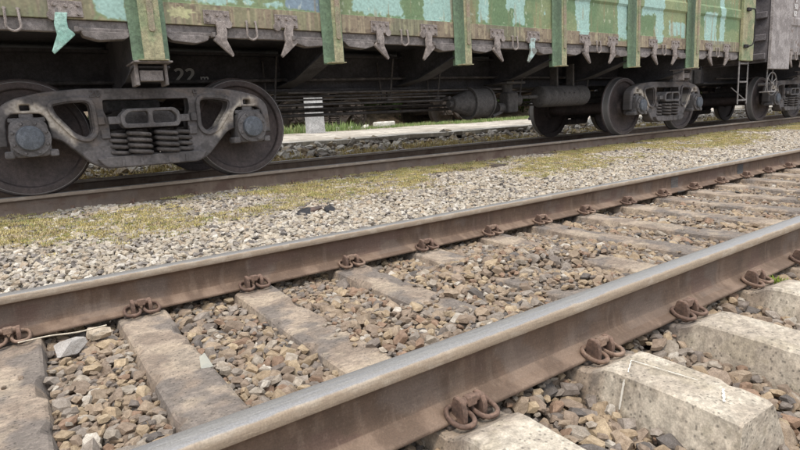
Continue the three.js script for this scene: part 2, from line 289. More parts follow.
const ORD = ['first', 'second', 'third', 'fourth', 'fifth', 'sixth', 'seventh', 'eighth', 'ninth', 'tenth', 'eleventh', 'twelfth', 'thirteenth', 'fourteenth', 'fifteenth', 'sixteenth', 'seventeenth', 'eighteenth', 'nineteenth', 'twentieth'];
const slX = k => -0.0808 + 0.5228 * k + ({ 0: 0.02, 1: -0.022, 2: -0.03, 5: 0.035, 7: -0.02 }[k] || 0);
const sleepers = [];
for (let k = -2; k <= 17; k++) {
  const g = new THREE.Group(), r = rng(900 + k), rot = -0.026 + (k > 5 || k < 0 ? (r() - 0.5) * 0.02 : 0);
  const xR2 = slX(k); g.position.set(xR2 + Math.tan(rot) * (ZC - Z2), SLY, ZC); g.rotation.y = rot;
  mesh('concrete_beam', slG[(k + 8) % 4], slM[(k + 9) % 3], g);
  for (const rz of [Z1 - ZC, Z2 - ZC]) {
    mesh('rail_pad', clipG.pad, padMat, g).position.set(0, 0, rz);
    for (const s of [1, -1]) { const c = railClip(s, r() > 0.6); c.position.set((r() - 0.5) * 0.01, 0, rz); g.add(c); }
  }
  const lab = { 0: 'oil stained concrete sleeper cut off by the left picture edge', 1: 'flat brown concrete sleeper between the rails, second from the left', 2: 'concrete sleeper whose pale outer end sits at the bottom picture edge', 3: 'concrete sleeper with white painted lines on its pale outer end', 4: 'pale concrete sleeper directly right of the one with white painted lines', 5: 'concrete sleeper with moss growing in its outer rail clip' }[k];
  top(g, 'concrete_sleeper', lab || (k < 0 ? `buried concrete sleeper left of the picture, ${k === -1 ? 'nearer' : 'farther'} one` : `${ORD[k]} concrete sleeper of the near track counted from the left`), 'sleeper', 'concrete sleepers of the near track');
  sleepers[k + 2] = g;
}

// ------------------------------------------------------------------ crushed stone
function rockGeo(seed, n) {                             // a block split by n flat fracture planes
  const r = rng(seed), N = [];
  for (let i = 0; i < n; i++) { const t = Math.acos(1 - 2 * (i + 0.5) / n) + (r() - 0.5) * 0.5, a = i * 2.39996 + (r() - 0.5) * 1.2; N.push([new THREE.Vector3(Math.sin(t) * Math.cos(a), Math.cos(t), Math.sin(t) * Math.sin(a)), 0.62 + 0.3 * r()]); }
  for (const k of [0, 1, 2]) for (const sg of [-1, 1]) N.push([new THREE.Vector3().setComponent(k, sg), 0.95]);
  const P = [];
  for (let i = 0; i < N.length; i++) for (let j = i + 1; j < N.length; j++) for (let k = j + 1; k < N.length; k++) {
    const [a, da] = N[i], [b, db] = N[j], [c, dc] = N[k], bc = b.clone().cross(c), D = a.dot(bc); if (Math.abs(D) < 0.08) continue;
    const p = bc.multiplyScalar(da).add(c.clone().cross(a).multiplyScalar(db)).add(a.clone().cross(b).multiplyScalar(dc)).divideScalar(D);
    if (N.every(([q, d]) => q.dot(p) <= d + 1e-6)) P.push(p.multiply(new THREE.Vector3(1 + 0.0001 * r(), 1, 1)));
  }
  const g = flat(new ConvexGeometry(P)); boxUV(g); const uv = g.attributes.uv; for (let i = 0; i < uv.array.length; i++) uv.array[i] = uv.array[i] * 0.25 + seed * 0.13;
  g.computeBoundingBox(); return ready(g);
}
const rockFine = []; for (let i = 0; i < 14; i++) rockFine.push(rockGeo(400 + i * 7, 9 + i % 5));
const rockPlain = []; for (let i = 0; i < 7; i++) rockPlain.push(rockGeo(700 + i * 5, 8 + i % 3));
const rockMap = makeTex(512, 512, (u, v) => { const n = fbm(u * 12, v * 12, 61, 5, 12, 12), f = fbm(u * 90, v * 90, 63, 2, 90, 90), vein = sstep(0.04, 0.0, Math.abs(fbm(u * 6, v * 14, 66, 4, 6, 14) - 0.5)), q = 255 * clamp(0.80 + 0.3 * (n - 0.3) + 0.14 * (f - 0.5) * 2 + 0.06 * vein); return [q, q * lerp(0.97, 1, n), q * lerp(0.93, 1.0, n)]; });
const rockBump = (() => { const t = bumpTex.clone(); t.repeat.set(2, 2); t.needsUpdate = true; return t; })();
const rockMat = c => new THREE.MeshStandardMaterial({ color: c, map: rockMap, roughness: 0.95, bumpMap: rockBump, bumpScale: 0.0012 });
const S = (r, g, b) => new THREE.Color().setRGB(r / 255, g / 255, b / 255, THREE.SRGBColorSpace);
const TRACKTONES = [[S(168, 150, 130), 22], [S(178, 158, 132), 13], [S(154, 137, 121), 20], [S(158, 148, 138), 15], [S(136, 126, 118), 11], [S(108, 102, 98), 5], [S(186, 167, 140), 8], [S(204, 196, 184), 3], [S(156, 130, 110), 7], [S(176, 165, 151), 9]];
const STRIPTONES = [[S(210, 202, 188), 26], [S(226, 220, 210), 12], [S(196, 185, 169), 24], [S(188, 180, 171), 13], [S(190, 174, 154), 8], [S(156, 150, 146), 7], [S(210, 199, 181), 10], [S(120, 115, 112), 4]];
const pick = (L, r) => { let s = 0; for (const [, w] of L) s += w; let t = r() * s; for (const [c, w] of L) { t -= w; if (t < 0) return c; } return L[0][0]; };
// stones are dropped one by one on a height map, each settling in the lowest of a few spots, so that they pile like real ballast
function pile({ x0, x1, z0, z1, cell, tries, size, level, tol, solid, seed, tones, keep }) {
  const nx = Math.ceil((x1 - x0) / cell), nz = Math.ceil((z1 - z0) / cell), h = new Float32Array(nx * nz), r = rng(seed), out = [];
  for (let j = 0; j < nz; j++) for (let i = 0; i < nx; i++) { const x = x0 + i * cell, z = z0 + j * cell; h[j * nx + i] = solid(x, z); }
  const rest = (x, z, a, b, c, yaw) => {
    const R = Math.ceil(a / cell), ci = Math.round((x - x0) / cell), cj = Math.round((z - z0) / cell), cs = Math.cos(yaw), sn = Math.sin(yaw); let mx = -9, sm = 0, n = 0;
    for (let dj = -R; dj <= R; dj++) for (let di = -R; di <= R; di++) {
      const i = ci + di, j = cj + dj; if (i < 0 || j < 0 || i >= nx || j >= nz) continue;
      const dx = di * cell, dz = dj * cell, p = (dx * cs + dz * sn) / a, q = (-dx * sn + dz * cs) / b, e = 1 - p * p - q * q; if (e <= 0) continue;
      const v = h[j * nx + i] + c * Math.sqrt(e) * 0.9; if (v > mx) mx = v; sm += v; n++;
    }
    return n ? 0.72 * mx + 0.28 * sm / n : 9;
  };
  for (let t = 0; t < tries; t++) {
    let cx = x0 + r() * (x1 - x0), cz = z0 + r() * (z1 - z0); const kp = keep ? keep(cx, cz) : 1; if (r() > kp) continue;
    const a = size(r, cx, cz), b = a * (0.62 + 0.33 * r()), c = a * (0.42 + 0.3 * r()), yaw = r() * Math.PI; let best = 9, bx, bz;
    for (let q = 0; q < 4; q++) { const x = cx + (q ? (r() - 0.5) * a * 2.5 : 0), z = cz + (q ? (r() - 0.5) * a * 2.5 : 0), y = rest(x, z, a, b, c, yaw); if (y < best) { best = y; bx = x; bz = z; } }
    if (best + c * 0.6 > level(bx, bz) + tol * r()) continue;
    const R = Math.ceil(a / cell), ci = Math.round((bx - x0) / cell), cj = Math.round((bz - z0) / cell), cs = Math.cos(yaw), sn = Math.sin(yaw);
    for (let dj = -R; dj <= R; dj++) for (let di = -R; di <= R; di++) {
      const i = ci + di, j = cj + dj; if (i < 0 || j < 0 || i >= nx || j >= nz) continue;
      const dx = di * cell, dz = dj * cell, p = (dx * cs + dz * sn) / a, q = (-dx * sn + dz * cs) / b, e = 1 - p * p - q * q; if (e <= 0) continue;
      const v = best + c * Math.sqrt(e) * 0.9; if (v > h[j * nx + i]) h[j * nx + i] = v;
    }
    const tl = 1.0; out.push({ x: bx, y: best, z: bz, a, b, c, e: new THREE.Euler((r() - 0.5) * tl, -yaw, (r() - 0.5) * tl, 'YXZ'), col: pick(tones, r) });
  }
  return out;
}
const inv = sleepers.map(g => { g.updateMatrixWorld(true); return { g, m: g.matrixWorld.clone().invert() }; });
const tmpV = new THREE.Vector3();
function sleeperAt(x, z, pad = 0) {
  for (const { g, m } of inv) { if (Math.abs(g.position.x - x) > 0.35) continue; tmpV.set(x, 0, z).applyMatrix4(m); const az = Math.abs(tmpV.z); if (az > 1.352 + pad) continue; const [y, w] = sleeperTop(Math.min(az, 1.35)), ax = Math.abs(tmpV.x); if (ax < w + pad) return SLY + y; if (ax < 0.15 + pad) return lerp(SLY + y, SLY - 0.2, clamp((ax - w) / (0.15 - w))); }
  return -9;
}
function trackSolid(x, z) {
  let y = groundY(x, z);
  const s = sleeperAt(x, z); if (s > y) y = s;
  for (const rz of [Z1, Z2]) { const d = Math.abs(z - rz); if (d < 0.15 && s > SLY - 0.03) y = RT; }
  return y;
}
function trackLevel(x, z) { return Math.min(trackLevel0(x, z), Math.min(Math.abs(z - Z1), Math.abs(z - Z2)) < 0.095 ? SLY - 0.025 : 9); }
function trackLevel0(x, z) {
  const n = (fbm(x * 2.2, z * 2.2, 71, 3) - 0.5) * 0.05;
  if (z > -0.98) return lerp(-0.015, -0.10, clamp((z + 0.98) / 0.75)) + n;
  if (z < Z2 - 0.05) return lerp(0.0, 0.02, clamp((Z2 - z) / 0.4)) + n;
  const cover = sstep(0.75, 1.25, x) * sstep(-2.42, -2.15, z) * sstep(0.36, 0.56, fbm(x * 1.6 + 4, z * 2.4, 75, 3));      // stones shovelled over the middles of the sleepers
  return lerp(-0.012, -0.02, sstep(2.2, 3.4, x)) + n * 0.7 + cover * lerp(0.055, 0.012, sstep(2.2, 3.2, x));
}
const nearStones = pile({ x0: -1.6, x1: 9.6, z0: -2.95, z1: 0.25, cell: 0.008, tries: 190000, seed: 5, tones: TRACKTONES, solid: trackSolid, level: trackLevel, tol: 0.02,
  size: (r, x, z) => lerp(0.010, 0.044, r() ** 1.5) * (z > -0.95 ? 1.38 : 1) * (x > 4.5 ? 0.92 : 1), keep: (x, z) => x > 7.8 ? 0.5 : 1 });
// a few stones and chips that came to lie on the sleepers
const onTop = pile({ x0: -0.6, x1: 9, z0: -2.6, z1: -1.2, cell: 0.008, tries: 2600, seed: 15, tones: TRACKTONES, solid: (x, z) => { const s = sleeperAt(x, z, -0.02); return s > -0.1 && Math.abs(z - Z1) > 0.2 && Math.abs(z - Z2) > 0.22 ? s : 3; }, level: () => 0.5, tol: 0,
  size: r => lerp(0.005, 0.018, r() ** 2), keep: (x, z) => lerp(0.05, 0.3, sstep(2.2, 4.5, x)) * sstep(0.4, 0.6, fbm(x * 3, z * 3, 5, 2)) });
nearStones.push(...onTop);
const stripLevel = (x, z) => groundY(x, z) + lerp(0.045, 0.026, sstep(-4.9, -5.5, z)) + (fbm(x * 1.7, z * 1.7, 91, 3) - 0.5) * 0.04;
const stripStones = pile({ x0: -1.8, x1: 20, z0: -5.66, z1: -2.78, cell: 0.010, tries: 210000, seed: 6, tones: STRIPTONES, solid: (x, z) => Math.abs(z - Z3) < 0.09 ? 1 : groundY(x, z), level: stripLevel, tol: 0.015,
  size: r => lerp(0.012, 0.031, r() ** 1.6), keep: (x, z) => (z > -3.25 ? 0.25 : 1) * (z < -5.0 ? 0.8 : 1) * (x > 16 ? 0.6 : 1) });
const farStones = pile({ x0: -2, x1: 24, z0: -8.3, z1: -5.85, cell: 0.02, tries: 26000, seed: 7, tones: TRACKTONES, solid: (x, z) => Math.abs(z - Z4) < 0.09 ? 1 : groundY(x, z), level: (x, z) => groundY(x, z) + 0.05, tol: 0.02, size: r => lerp(0.015, 0.04, r()) });
function stuffStones(name, label, list, parent, geos) {
  const buckets = geos.map(() => []); list.forEach((s, i) => buckets[i % geos.length].push(s));
  const M = new THREE.Matrix4(), q = new THREE.Quaternion();
  buckets.forEach((L, b) => {
    const im = new THREE.InstancedMesh(geos[b], rockMat(0xffffff), L.length); im.name = name; im.castShadow = im.receiveShadow = true; im.userData.kind = 'stuff'; im.userData.label = label;
    L.forEach((s, i) => { q.setFromEuler(s.e); M.compose(new THREE.Vector3(s.x, s.y, s.z), q, new THREE.Vector3(s.a * 1.12, s.c * 1.12, s.b * 1.12)); im.setMatrixAt(i, M); const v = 0.84 + 0.26 * hash(i, b, 3); im.setColorAt(i, s.col.clone().multiplyScalar(v)); });
    parent.add(im);
  });
}
{
  const ballast = new THREE.Group(); top(ballast, 'track_ballast', 'brown crushed stone ballast around the near sleepers', null, null, 'structure');
  camera.updateMatrixWorld(true); camera.updateProjectionMatrix();
  const v = new THREE.Vector3();
  for (const s of nearStones) { v.set(s.x, s.y, s.z); const d = v.distanceTo(camera.position); v.project(camera); s.w = Math.abs(v.x) < 1.02 && Math.abs(v.y) < 1.04 ? Math.sqrt(s.a * s.b) / d * (s.y + s.c > trackLevel(s.x, s.z) - 0.035 ? 1 : 0.1) : 0; }
  const order = nearStones.slice().sort((p, q) => q.w - p.w), solo = order.slice(0, 300), rest = order.slice(300);
  const mats = TRACKTONES.map(([c]) => [rockMat(c), rockMat(c.clone().multiplyScalar(0.82))]), q = rng(44);
  for (const s of solo) {
    const i = TRACKTONES.findIndex(([c]) => c === s.col), o = new THREE.Mesh(rockFine[Math.floor(q() * rockFine.length)], mats[i][q() > 0.5 ? 1 : 0]);
    o.name = numbered('ballast_stone'); o.castShadow = o.receiveShadow = true; o.position.set(s.x, s.y, s.z); o.rotation.copy(s.e); o.scale.set(s.a * 1.12, s.c * 1.12, s.b * 1.12); ballast.add(o);
  }
  stuffStones('loose_ballast', 'crushed stone packed between the near sleepers', rest, ballast, rockFine.slice(0, 8));
  const strip = new THREE.Group(); top(strip, 'gravel_strip', 'pale gravel between the two tracks', null, null, 'structure');
  stuffStones('pale_gravel', 'pale broken stone between the two tracks', stripStones, strip, rockPlain.slice(0, 5));
  const under = new THREE.Group(); top(under, 'wagon_track_bed', 'stony bed of the track under the green wagon', null, null, 'structure');
  stuffStones('bed_gravel', 'gravel under the green wagon', farStones, under, rockPlain.slice(5, 7));
}
console.log('stones', nearStones.length, stripStones.length, farStones.length);
/*NEXT*/

// ------------------------------------------------------------------ wagons
const bogieMat = grimy([106, 102, 101], [84, 80, 79], { seed: 21, cells: 6, rough: 0.9, streak: 0.3 });
const wheelMat = grimy([84, 74, 72], [64, 57, 56], { seed: 22, cells: 5, rough: 0.75 });
const treadMat = new THREE.MeshStandardMaterial({ color: S(150, 148, 148), roughness: 0.45, metalness: 0.4 });
const capMat = grimy([98, 102, 108], [80, 84, 90], { seed: 23, cells: 10, rough: 0.75 });
const springMat = grimy([96, 90, 87], [72, 67, 65], { seed: 24, cells: 14, rough: 0.9 });
const underMat = grimy([76, 75, 78], [60, 59, 62], { seed: 25, cells: 4, rough: 0.95 });
const gearMat = grimy([88, 85, 84], [68, 66, 65], { seed: 26, cells: 6, rough: 0.9 });
const rodMat = grimy([94, 90, 89], [72, 69, 68], { seed: 27, cells: 12 });
const latchMat = grimy([146, 137, 132], [116, 107, 102], { seed: 28, cells: 14, rough: 0.9, speck: 0.35 });
const tealMat = grimy([134, 172, 160], [164, 196, 186], { seed: 29, cells: 14, rough: 0.8, speck: 0.2 });
const paleHook = grimy([168, 190, 186], [120, 120, 114], { seed: 30, cells: 16, amount: 0.3, rough: 0.8 });
const sillMat = grimy([134, 127, 124], [106, 100, 97], { seed: 31, cells: 8, streak: 0.4 });
const greenPost = grimy([116, 138, 112], [106, 126, 104], { seed: 32, cells: 5, rough: 0.75, streak: 0.6, speck: 0.12 });
const strapMat = grimy([150, 136, 118], [132, 138, 110], { seed: 33, cells: 8, rough: 0.85, streak: 0.5 });
const frontPost = grimy([158, 152, 122], [130, 142, 108], { seed: 34, cells: 6, rough: 0.8, streak: 0.7 });
const greyPost = grimy([160, 154, 152], [132, 126, 124], { seed: 35, cells: 7, rough: 0.9, speck: 0.4, streak: 0.5 });
const endMat = grimy([112, 108, 110], [90, 86, 88], { seed: 36, cells: 5 });
const frameMat = (() => {                               // cast side frame: grey grime with lime coloured wear over the pedestals
  const map = makeTex(1024, 512, (u, v) => {
    const x = (u - 0.5) * 2.6, y = v * 1.3, n = fbm(u * 20, v * 10, 141, 5), f = fbm(u * 160, v * 80, 143, 3);
    let c = mix3([104, 99, 98], [84, 80, 79], sstep(0.38, 0.62, n));
    const a = Math.abs(x) - 0.925, dx = Math.abs(x);
    const arch = Math.min(Math.hypot(a, (y - 0.715) * 1.6), dx < 0.86 ? Math.abs((y - 0.70) + (0.86 - dx) * 0.95) * 1.2 + Math.max(0, 0.62 - dx) * 2 : 9);
    const w = sstep(0.13, 0.03, arch + (fbm(u * 26, v * 13, 147, 4) - 0.5) * 0.16);
    c = mix3(c, mix3([186, 172, 154], [206, 198, 186], f), w * 0.85);
    c = mix3(c, [120, 106, 96], 0.4 * sstep(0.6, 0.72, fbm(u * 14, v * 9, 151, 4)));
    return c.map(q => q * (0.85 + 0.3 * f));
  });
  return new THREE.MeshStandardMaterial({ map, roughness: 0.9, bumpMap: bumpTex, bumpScale: 0.003 });
})();
function planarUV(g, x0, x1, y0, y1) { const p = g.attributes.position, uv = new Float32Array(p.count * 2); for (let i = 0; i < p.count; i++) { uv[i * 2] = (p.getX(i) - x0) / (x1 - x0); uv[i * 2 + 1] = (p.getY(i) - y0) / (y1 - y0); } g.setAttribute('uv', new THREE.BufferAttribute(uv, 2)); return ready(g); }
const B = (() => {                                      // bogie pieces, built once
  const H = [[0.52, 0.868], [0.80, 0.842], [1.02, 0.79, 0.08], [1.135, 0.70, 0.08], [1.15, 0.415, 0.01], [1.075, 0.415, 0.01], [1.07, 0.62, 0.05], [1.03, 0.675, 0.03], [0.82, 0.675, 0.03], [0.78, 0.62, 0.05], [0.775, 0.47, 0.01], [0.70, 0.445, 0.05], [0.50, 0.23, 0.10], [0.40, 0.18, 0.06]];
  const out = roundPoly(H.concat(H.slice().reverse().map(([x, y, r]) => r === undefined ? [-x, y] : [-x, y, r])), 0.04, 4);
  const win = roundPoly([[0.445, 0.775], [0.60, 0.775], [0.755, 0.745], [0.735, 0.66], [0.60, 0.475], [0.50, 0.44], [0.442, 0.50]], 0.07, 5), mid = roundPoly([[-0.375, 0.79], [0.375, 0.79], [0.38, 0.67], [0.35, 0.60], [0.35, 0.40], [0.31, 0.275], [-0.31, 0.275], [-0.35, 0.40], [-0.35, 0.60], [-0.38, 0.67]], 0.035, 4);
  const slot = x => roundPoly([[x - 0.035, 0.70], [x + 0.035, 0.70], [x + 0.035, 0.745], [x - 0.035, 0.745]], 0.01, 2); const mir = P => P.map(([x, y]) => [-x, y]).reverse();
  const lip = (P, w) => { const g = new THREE.ExtrudeGeometry(shapeOf(grow(P, w), [P]), { depth: 0.022, bevelEnabled: true, bevelThickness: 0.006, bevelSize: 0.005, bevelOffset: -0.005, bevelSegments: 1 }); return g.translate(0, 0, 0.145); };
  const frame = [ext(out, [win, mir(win), mid, slot(0.925), slot(-0.925)], 0.15, 0.022, 3), lip(win, 0.025), lip(mir(win), 0.025),
    T(ext(roundPoly([[-0.47, 0.275, 0.02], [-0.40, 0.186, 0.05], [0.40, 0.186, 0.05], [0.47, 0.275, 0.02]], 0.03, 4), [], 0.27, 0.014), 0, 0, -0.06), box(-0.40, 0.40, 0.262, 0.283, -0.07, 0.21, 0.006)];
  for (const s of [-1, 1]) { for (const k of [0.12, 0.27]) frame.push(box(s * k - 0.012, s * k + 0.012, 0.195, 0.262, 0.20, 0.217, 0.004));  frame.push(box(s * 0.37 - 0.035, s * 0.37 + 0.035, 0.44, 0.52, 0.10, 0.175, 0.008), box(s * 0.39 - 0.028, s * 0.39 + 0.028, 0.56, 0.635, 0.10, 0.17, 0.008)); }
  const frameG = planarUV(mergeGeometries(frame.map(flat)), -1.3, 1.3, 0, 1.3);
  const bolEnd = roundPoly([[-0.225, 0.52], [0.225, 0.52], [0.255, 0.57], [0.245, 0.655], [0.20, 0.69], [-0.19, 0.685], [-0.245, 0.64], [-0.25, 0.57]], 0.02, 3);
  const hl = roundPoly([[-0.215, 0.56], [-0.02, 0.555], [-0.02, 0.662], [-0.17, 0.66], [-0.215, 0.62]], 0.025, 3), hr = roundPoly([[0.015, 0.555], [0.215, 0.56], [0.222, 0.62], [0.18, 0.662], [0.015, 0.662]], 0.025, 3);
  const spring = (x, z, r, w, turns, y0, y1) => { const P = []; for (let i = 0; i <= turns * 12; i++) { const a = i / 12 * Math.PI * 2, t = i / (turns * 12); P.push([x + r * Math.cos(a), lerp(y0 + w, y1 - w, t), z + r * Math.sin(a)]); } return tube(P, w, turns * 16, 7); };
  const sp = []; for (const [x, z] of [[-0.105, 0.11], [0.125, 0.11], [-0.27, 0.03], [0.28, 0.03], [-0.1, -0.07], [0.12, -0.07]]) sp.push(ready(geo(spring(x, z, 0.088, 0.0185, 4, 0.28, 0.525))));
  // wheel: tread radius 0.4785 with an inside flange; lathe turned to lie along z
  const W = [[0.10, -0.075], [0.135, -0.07], [0.16, -0.03], [0.24, -0.022], [0.36, -0.012], [0.405, -0.03], [0.413, -0.062], [0.42, -0.066], [0.495, -0.066], [0.504, -0.058], [0.505, -0.046], [0.49, -0.034]];
  const W2 = [[0.4785, 0.064], [0.472, 0.066], [0.425, 0.066], [0.416, 0.06], [0.405, 0.035], [0.36, 0.012], [0.25, 0.008], [0.17, 0.03], [0.14, 0.075], [0.10, 0.08]];
  const lathe = P => { const g = new THREE.LatheGeometry(P.map(([r, z]) => new THREE.Vector2(r, z)), 56); g.rotateX(Math.PI / 2); return g; };
  const wheelBody = ready(geo([toCreasedNormals(lathe(W), 0.5), toCreasedNormals(lathe(W2), 0.5)])), tread = ready(geo(lathe([[0.49, -0.034], [0.482, -0.026], [0.4795, 0.03], [0.4785, 0.064], [0.466, 0.0675]])));
  const ab = [T(ext(roundPoly([[-0.14, -0.13], [-0.10, -0.15], [0.10, -0.15], [0.14, -0.13], [0.14, 0.02], [0.13, 0.12], [0.08, 0.155], [-0.08, 0.155], [-0.13, 0.12], [-0.14, 0.02]], 0.03), [], 0.24, 0.02), 0, 0, -0.12), cylZ(0.145, 0.11, 0.15, 0, 0, 32), box(-0.185, -0.12, -0.155, -0.095, -0.05, 0.13, 0.015), box(0.12, 0.185, -0.155, -0.095, -0.05, 0.13, 0.015), box(-0.05, 0.05, 0.15, 0.205, -0.05, 0.05, 0.008), box(-0.13, 0.13, 0.13, 0.165, -0.08, 0.06, 0.008)];
  for (let k = 0; k < 8; k++) { const a = (k + 0.5) / 8 * Math.PI * 2; ab.push(bolt(0.124 * Math.cos(a), 0.124 * Math.sin(a), 0.15, 0.013, 0.014)); }
  const cap = [toCreasedNormals(T(new THREE.LatheGeometry([[0, 0.03], [0.07, 0.028], [0.09, 0.02], [0.097, 0.008], [0.1, -0.01]].map(([r, y]) => new THREE.Vector2(r, y)).reverse(), 32), 0, 0, 0.165, Math.PI / 2), 0.4)];
  return { frameG, spring: sp, wheelBody, tread, axleBox: ready(geo(ab)), cap: ready(geo(cap)), bolsterEnd: ready(geo([ext(bolEnd, [hl, hr], 0.10, 0.008), ext(bolEnd, [], 0.02, 0.004).translate(0, 0, -0.09), box(-0.34, -0.235, 0.56, 0.625, 0.0, 0.06, 0.008), box(0.235, 0.34, 0.56, 0.625, 0.0, 0.06, 0.008)])),
    beam: ready(geo([box(-0.2, 0.2, 0.52, 0.70, -1.0, 1.0, 0.02), box(-0.25, 0.25, 0.68, 0.80, -0.5, 0.5, 0.03), cylY(0.28, 0.78, 0.86, 0, 0)])), axle: ready(geo([cylZ(0.085, -1.12, 1.12, 0, 0, 20), cylZ(0.1, -0.85, 0.85, 0, 0, 20)])), numbers: t => text(t, 0.062, 0.012),
    brakeBeam: ready(geo([box(-0.04, 0.04, 0.36, 0.44, -0.8, 0.8, 0.01), bar([0, 0.4, -0.78], [0.16, 0.42, 0], 0.02), bar([0, 0.4, 0.78], [0.16, 0.42, 0], 0.02), box(-0.10, -0.03, 0.30, 0.58, 0.70, 0.80, 0.015), box(-0.10, -0.03, 0.30, 0.58, -0.80, -0.70, 0.015)])) };
  function cylY(r, y0, y1, x, z) { return T(new THREE.CylinderGeometry(r, r, y1 - y0, 24), x, (y0 + y1) / 2, z); }
  function grow(P, w) { const L = P.length; let A = 0; for (let i = 0; i < L; i++) { const a = P[i], b = P[(i + 1) % L]; A += a[0] * b[1] - b[0] * a[1]; } const s = A > 0 ? 1 : -1; return P.map((p, i) => { const a = P[(i + L - 1) % L], b = P[(i + 1) % L], dx = b[0] - a[0], dy = b[1] - a[1], l = Math.hypot(dx, dy) || 1; return [p[0] + s * dy / l * w, p[1] - s * dx / l * w]; }); }
})();
function bogie(parent, x, castNumbers = false, dull = null) {
  const g = new THREE.Group(); g.name = 'bogie'; g.position.set(x, 0, 0); parent.add(g);
  const fm = dull || frameMat, wm = dull || wheelMat;
  for (const s of [1, -1]) {
    const side = (n, geom, m) => { const o = mesh(n, geom, m, g); if (s < 0) o.rotation.y = Math.PI; return o; };
    side('side_frame', B.frameG, fm).position.z = s * 0.945;
    side('bolster_end', B.bolsterEnd, dull || bogieMat).position.z = s * 1.09;
    for (const q of B.spring) side('coil_spring', q, dull || springMat).position.z = s * 1.0;
    for (const ax of [-0.925, 0.925]) {
      const w = side('wheel', B.wheelBody, wm); w.position.set(ax, 0.4785, s * 0.785);
      const t = side('wheel_tread', B.tread, dull || treadMat); t.position.copy(w.position);
      side('axle_box', B.axleBox, dull || bogieMat).position.set(ax, 0.4785, s * 1.03);
      side('axle_cap', B.cap, dull || capMat).position.set(ax, 0.4785, s * 1.03);
    }
  }
  for (const ax of [-0.925, 0.925]) { const a = mesh('axle', B.axle, wm, g); a.position.set(ax, 0.4785, 0); const b = mesh('brake_beam', B.brakeBeam, dull || gearMat, g); b.position.set(ax * 0.42, 0, 0); if (ax > 0) b.rotation.y = Math.PI; }
  mesh('bolster', B.beam, dull || gearMat, g);
  if (castNumbers) { for (const [t, tx, ty] of [['20', -0.455, 0.795], ['9', 0.405, 0.79]]) { const n = text(t, 0.06, 0.012); n.translate(tx, ty, 1.0945); mesh('cast_number', n, frameMat2, g); } }
  return g;
}
const frameMat2 = bogieMat;
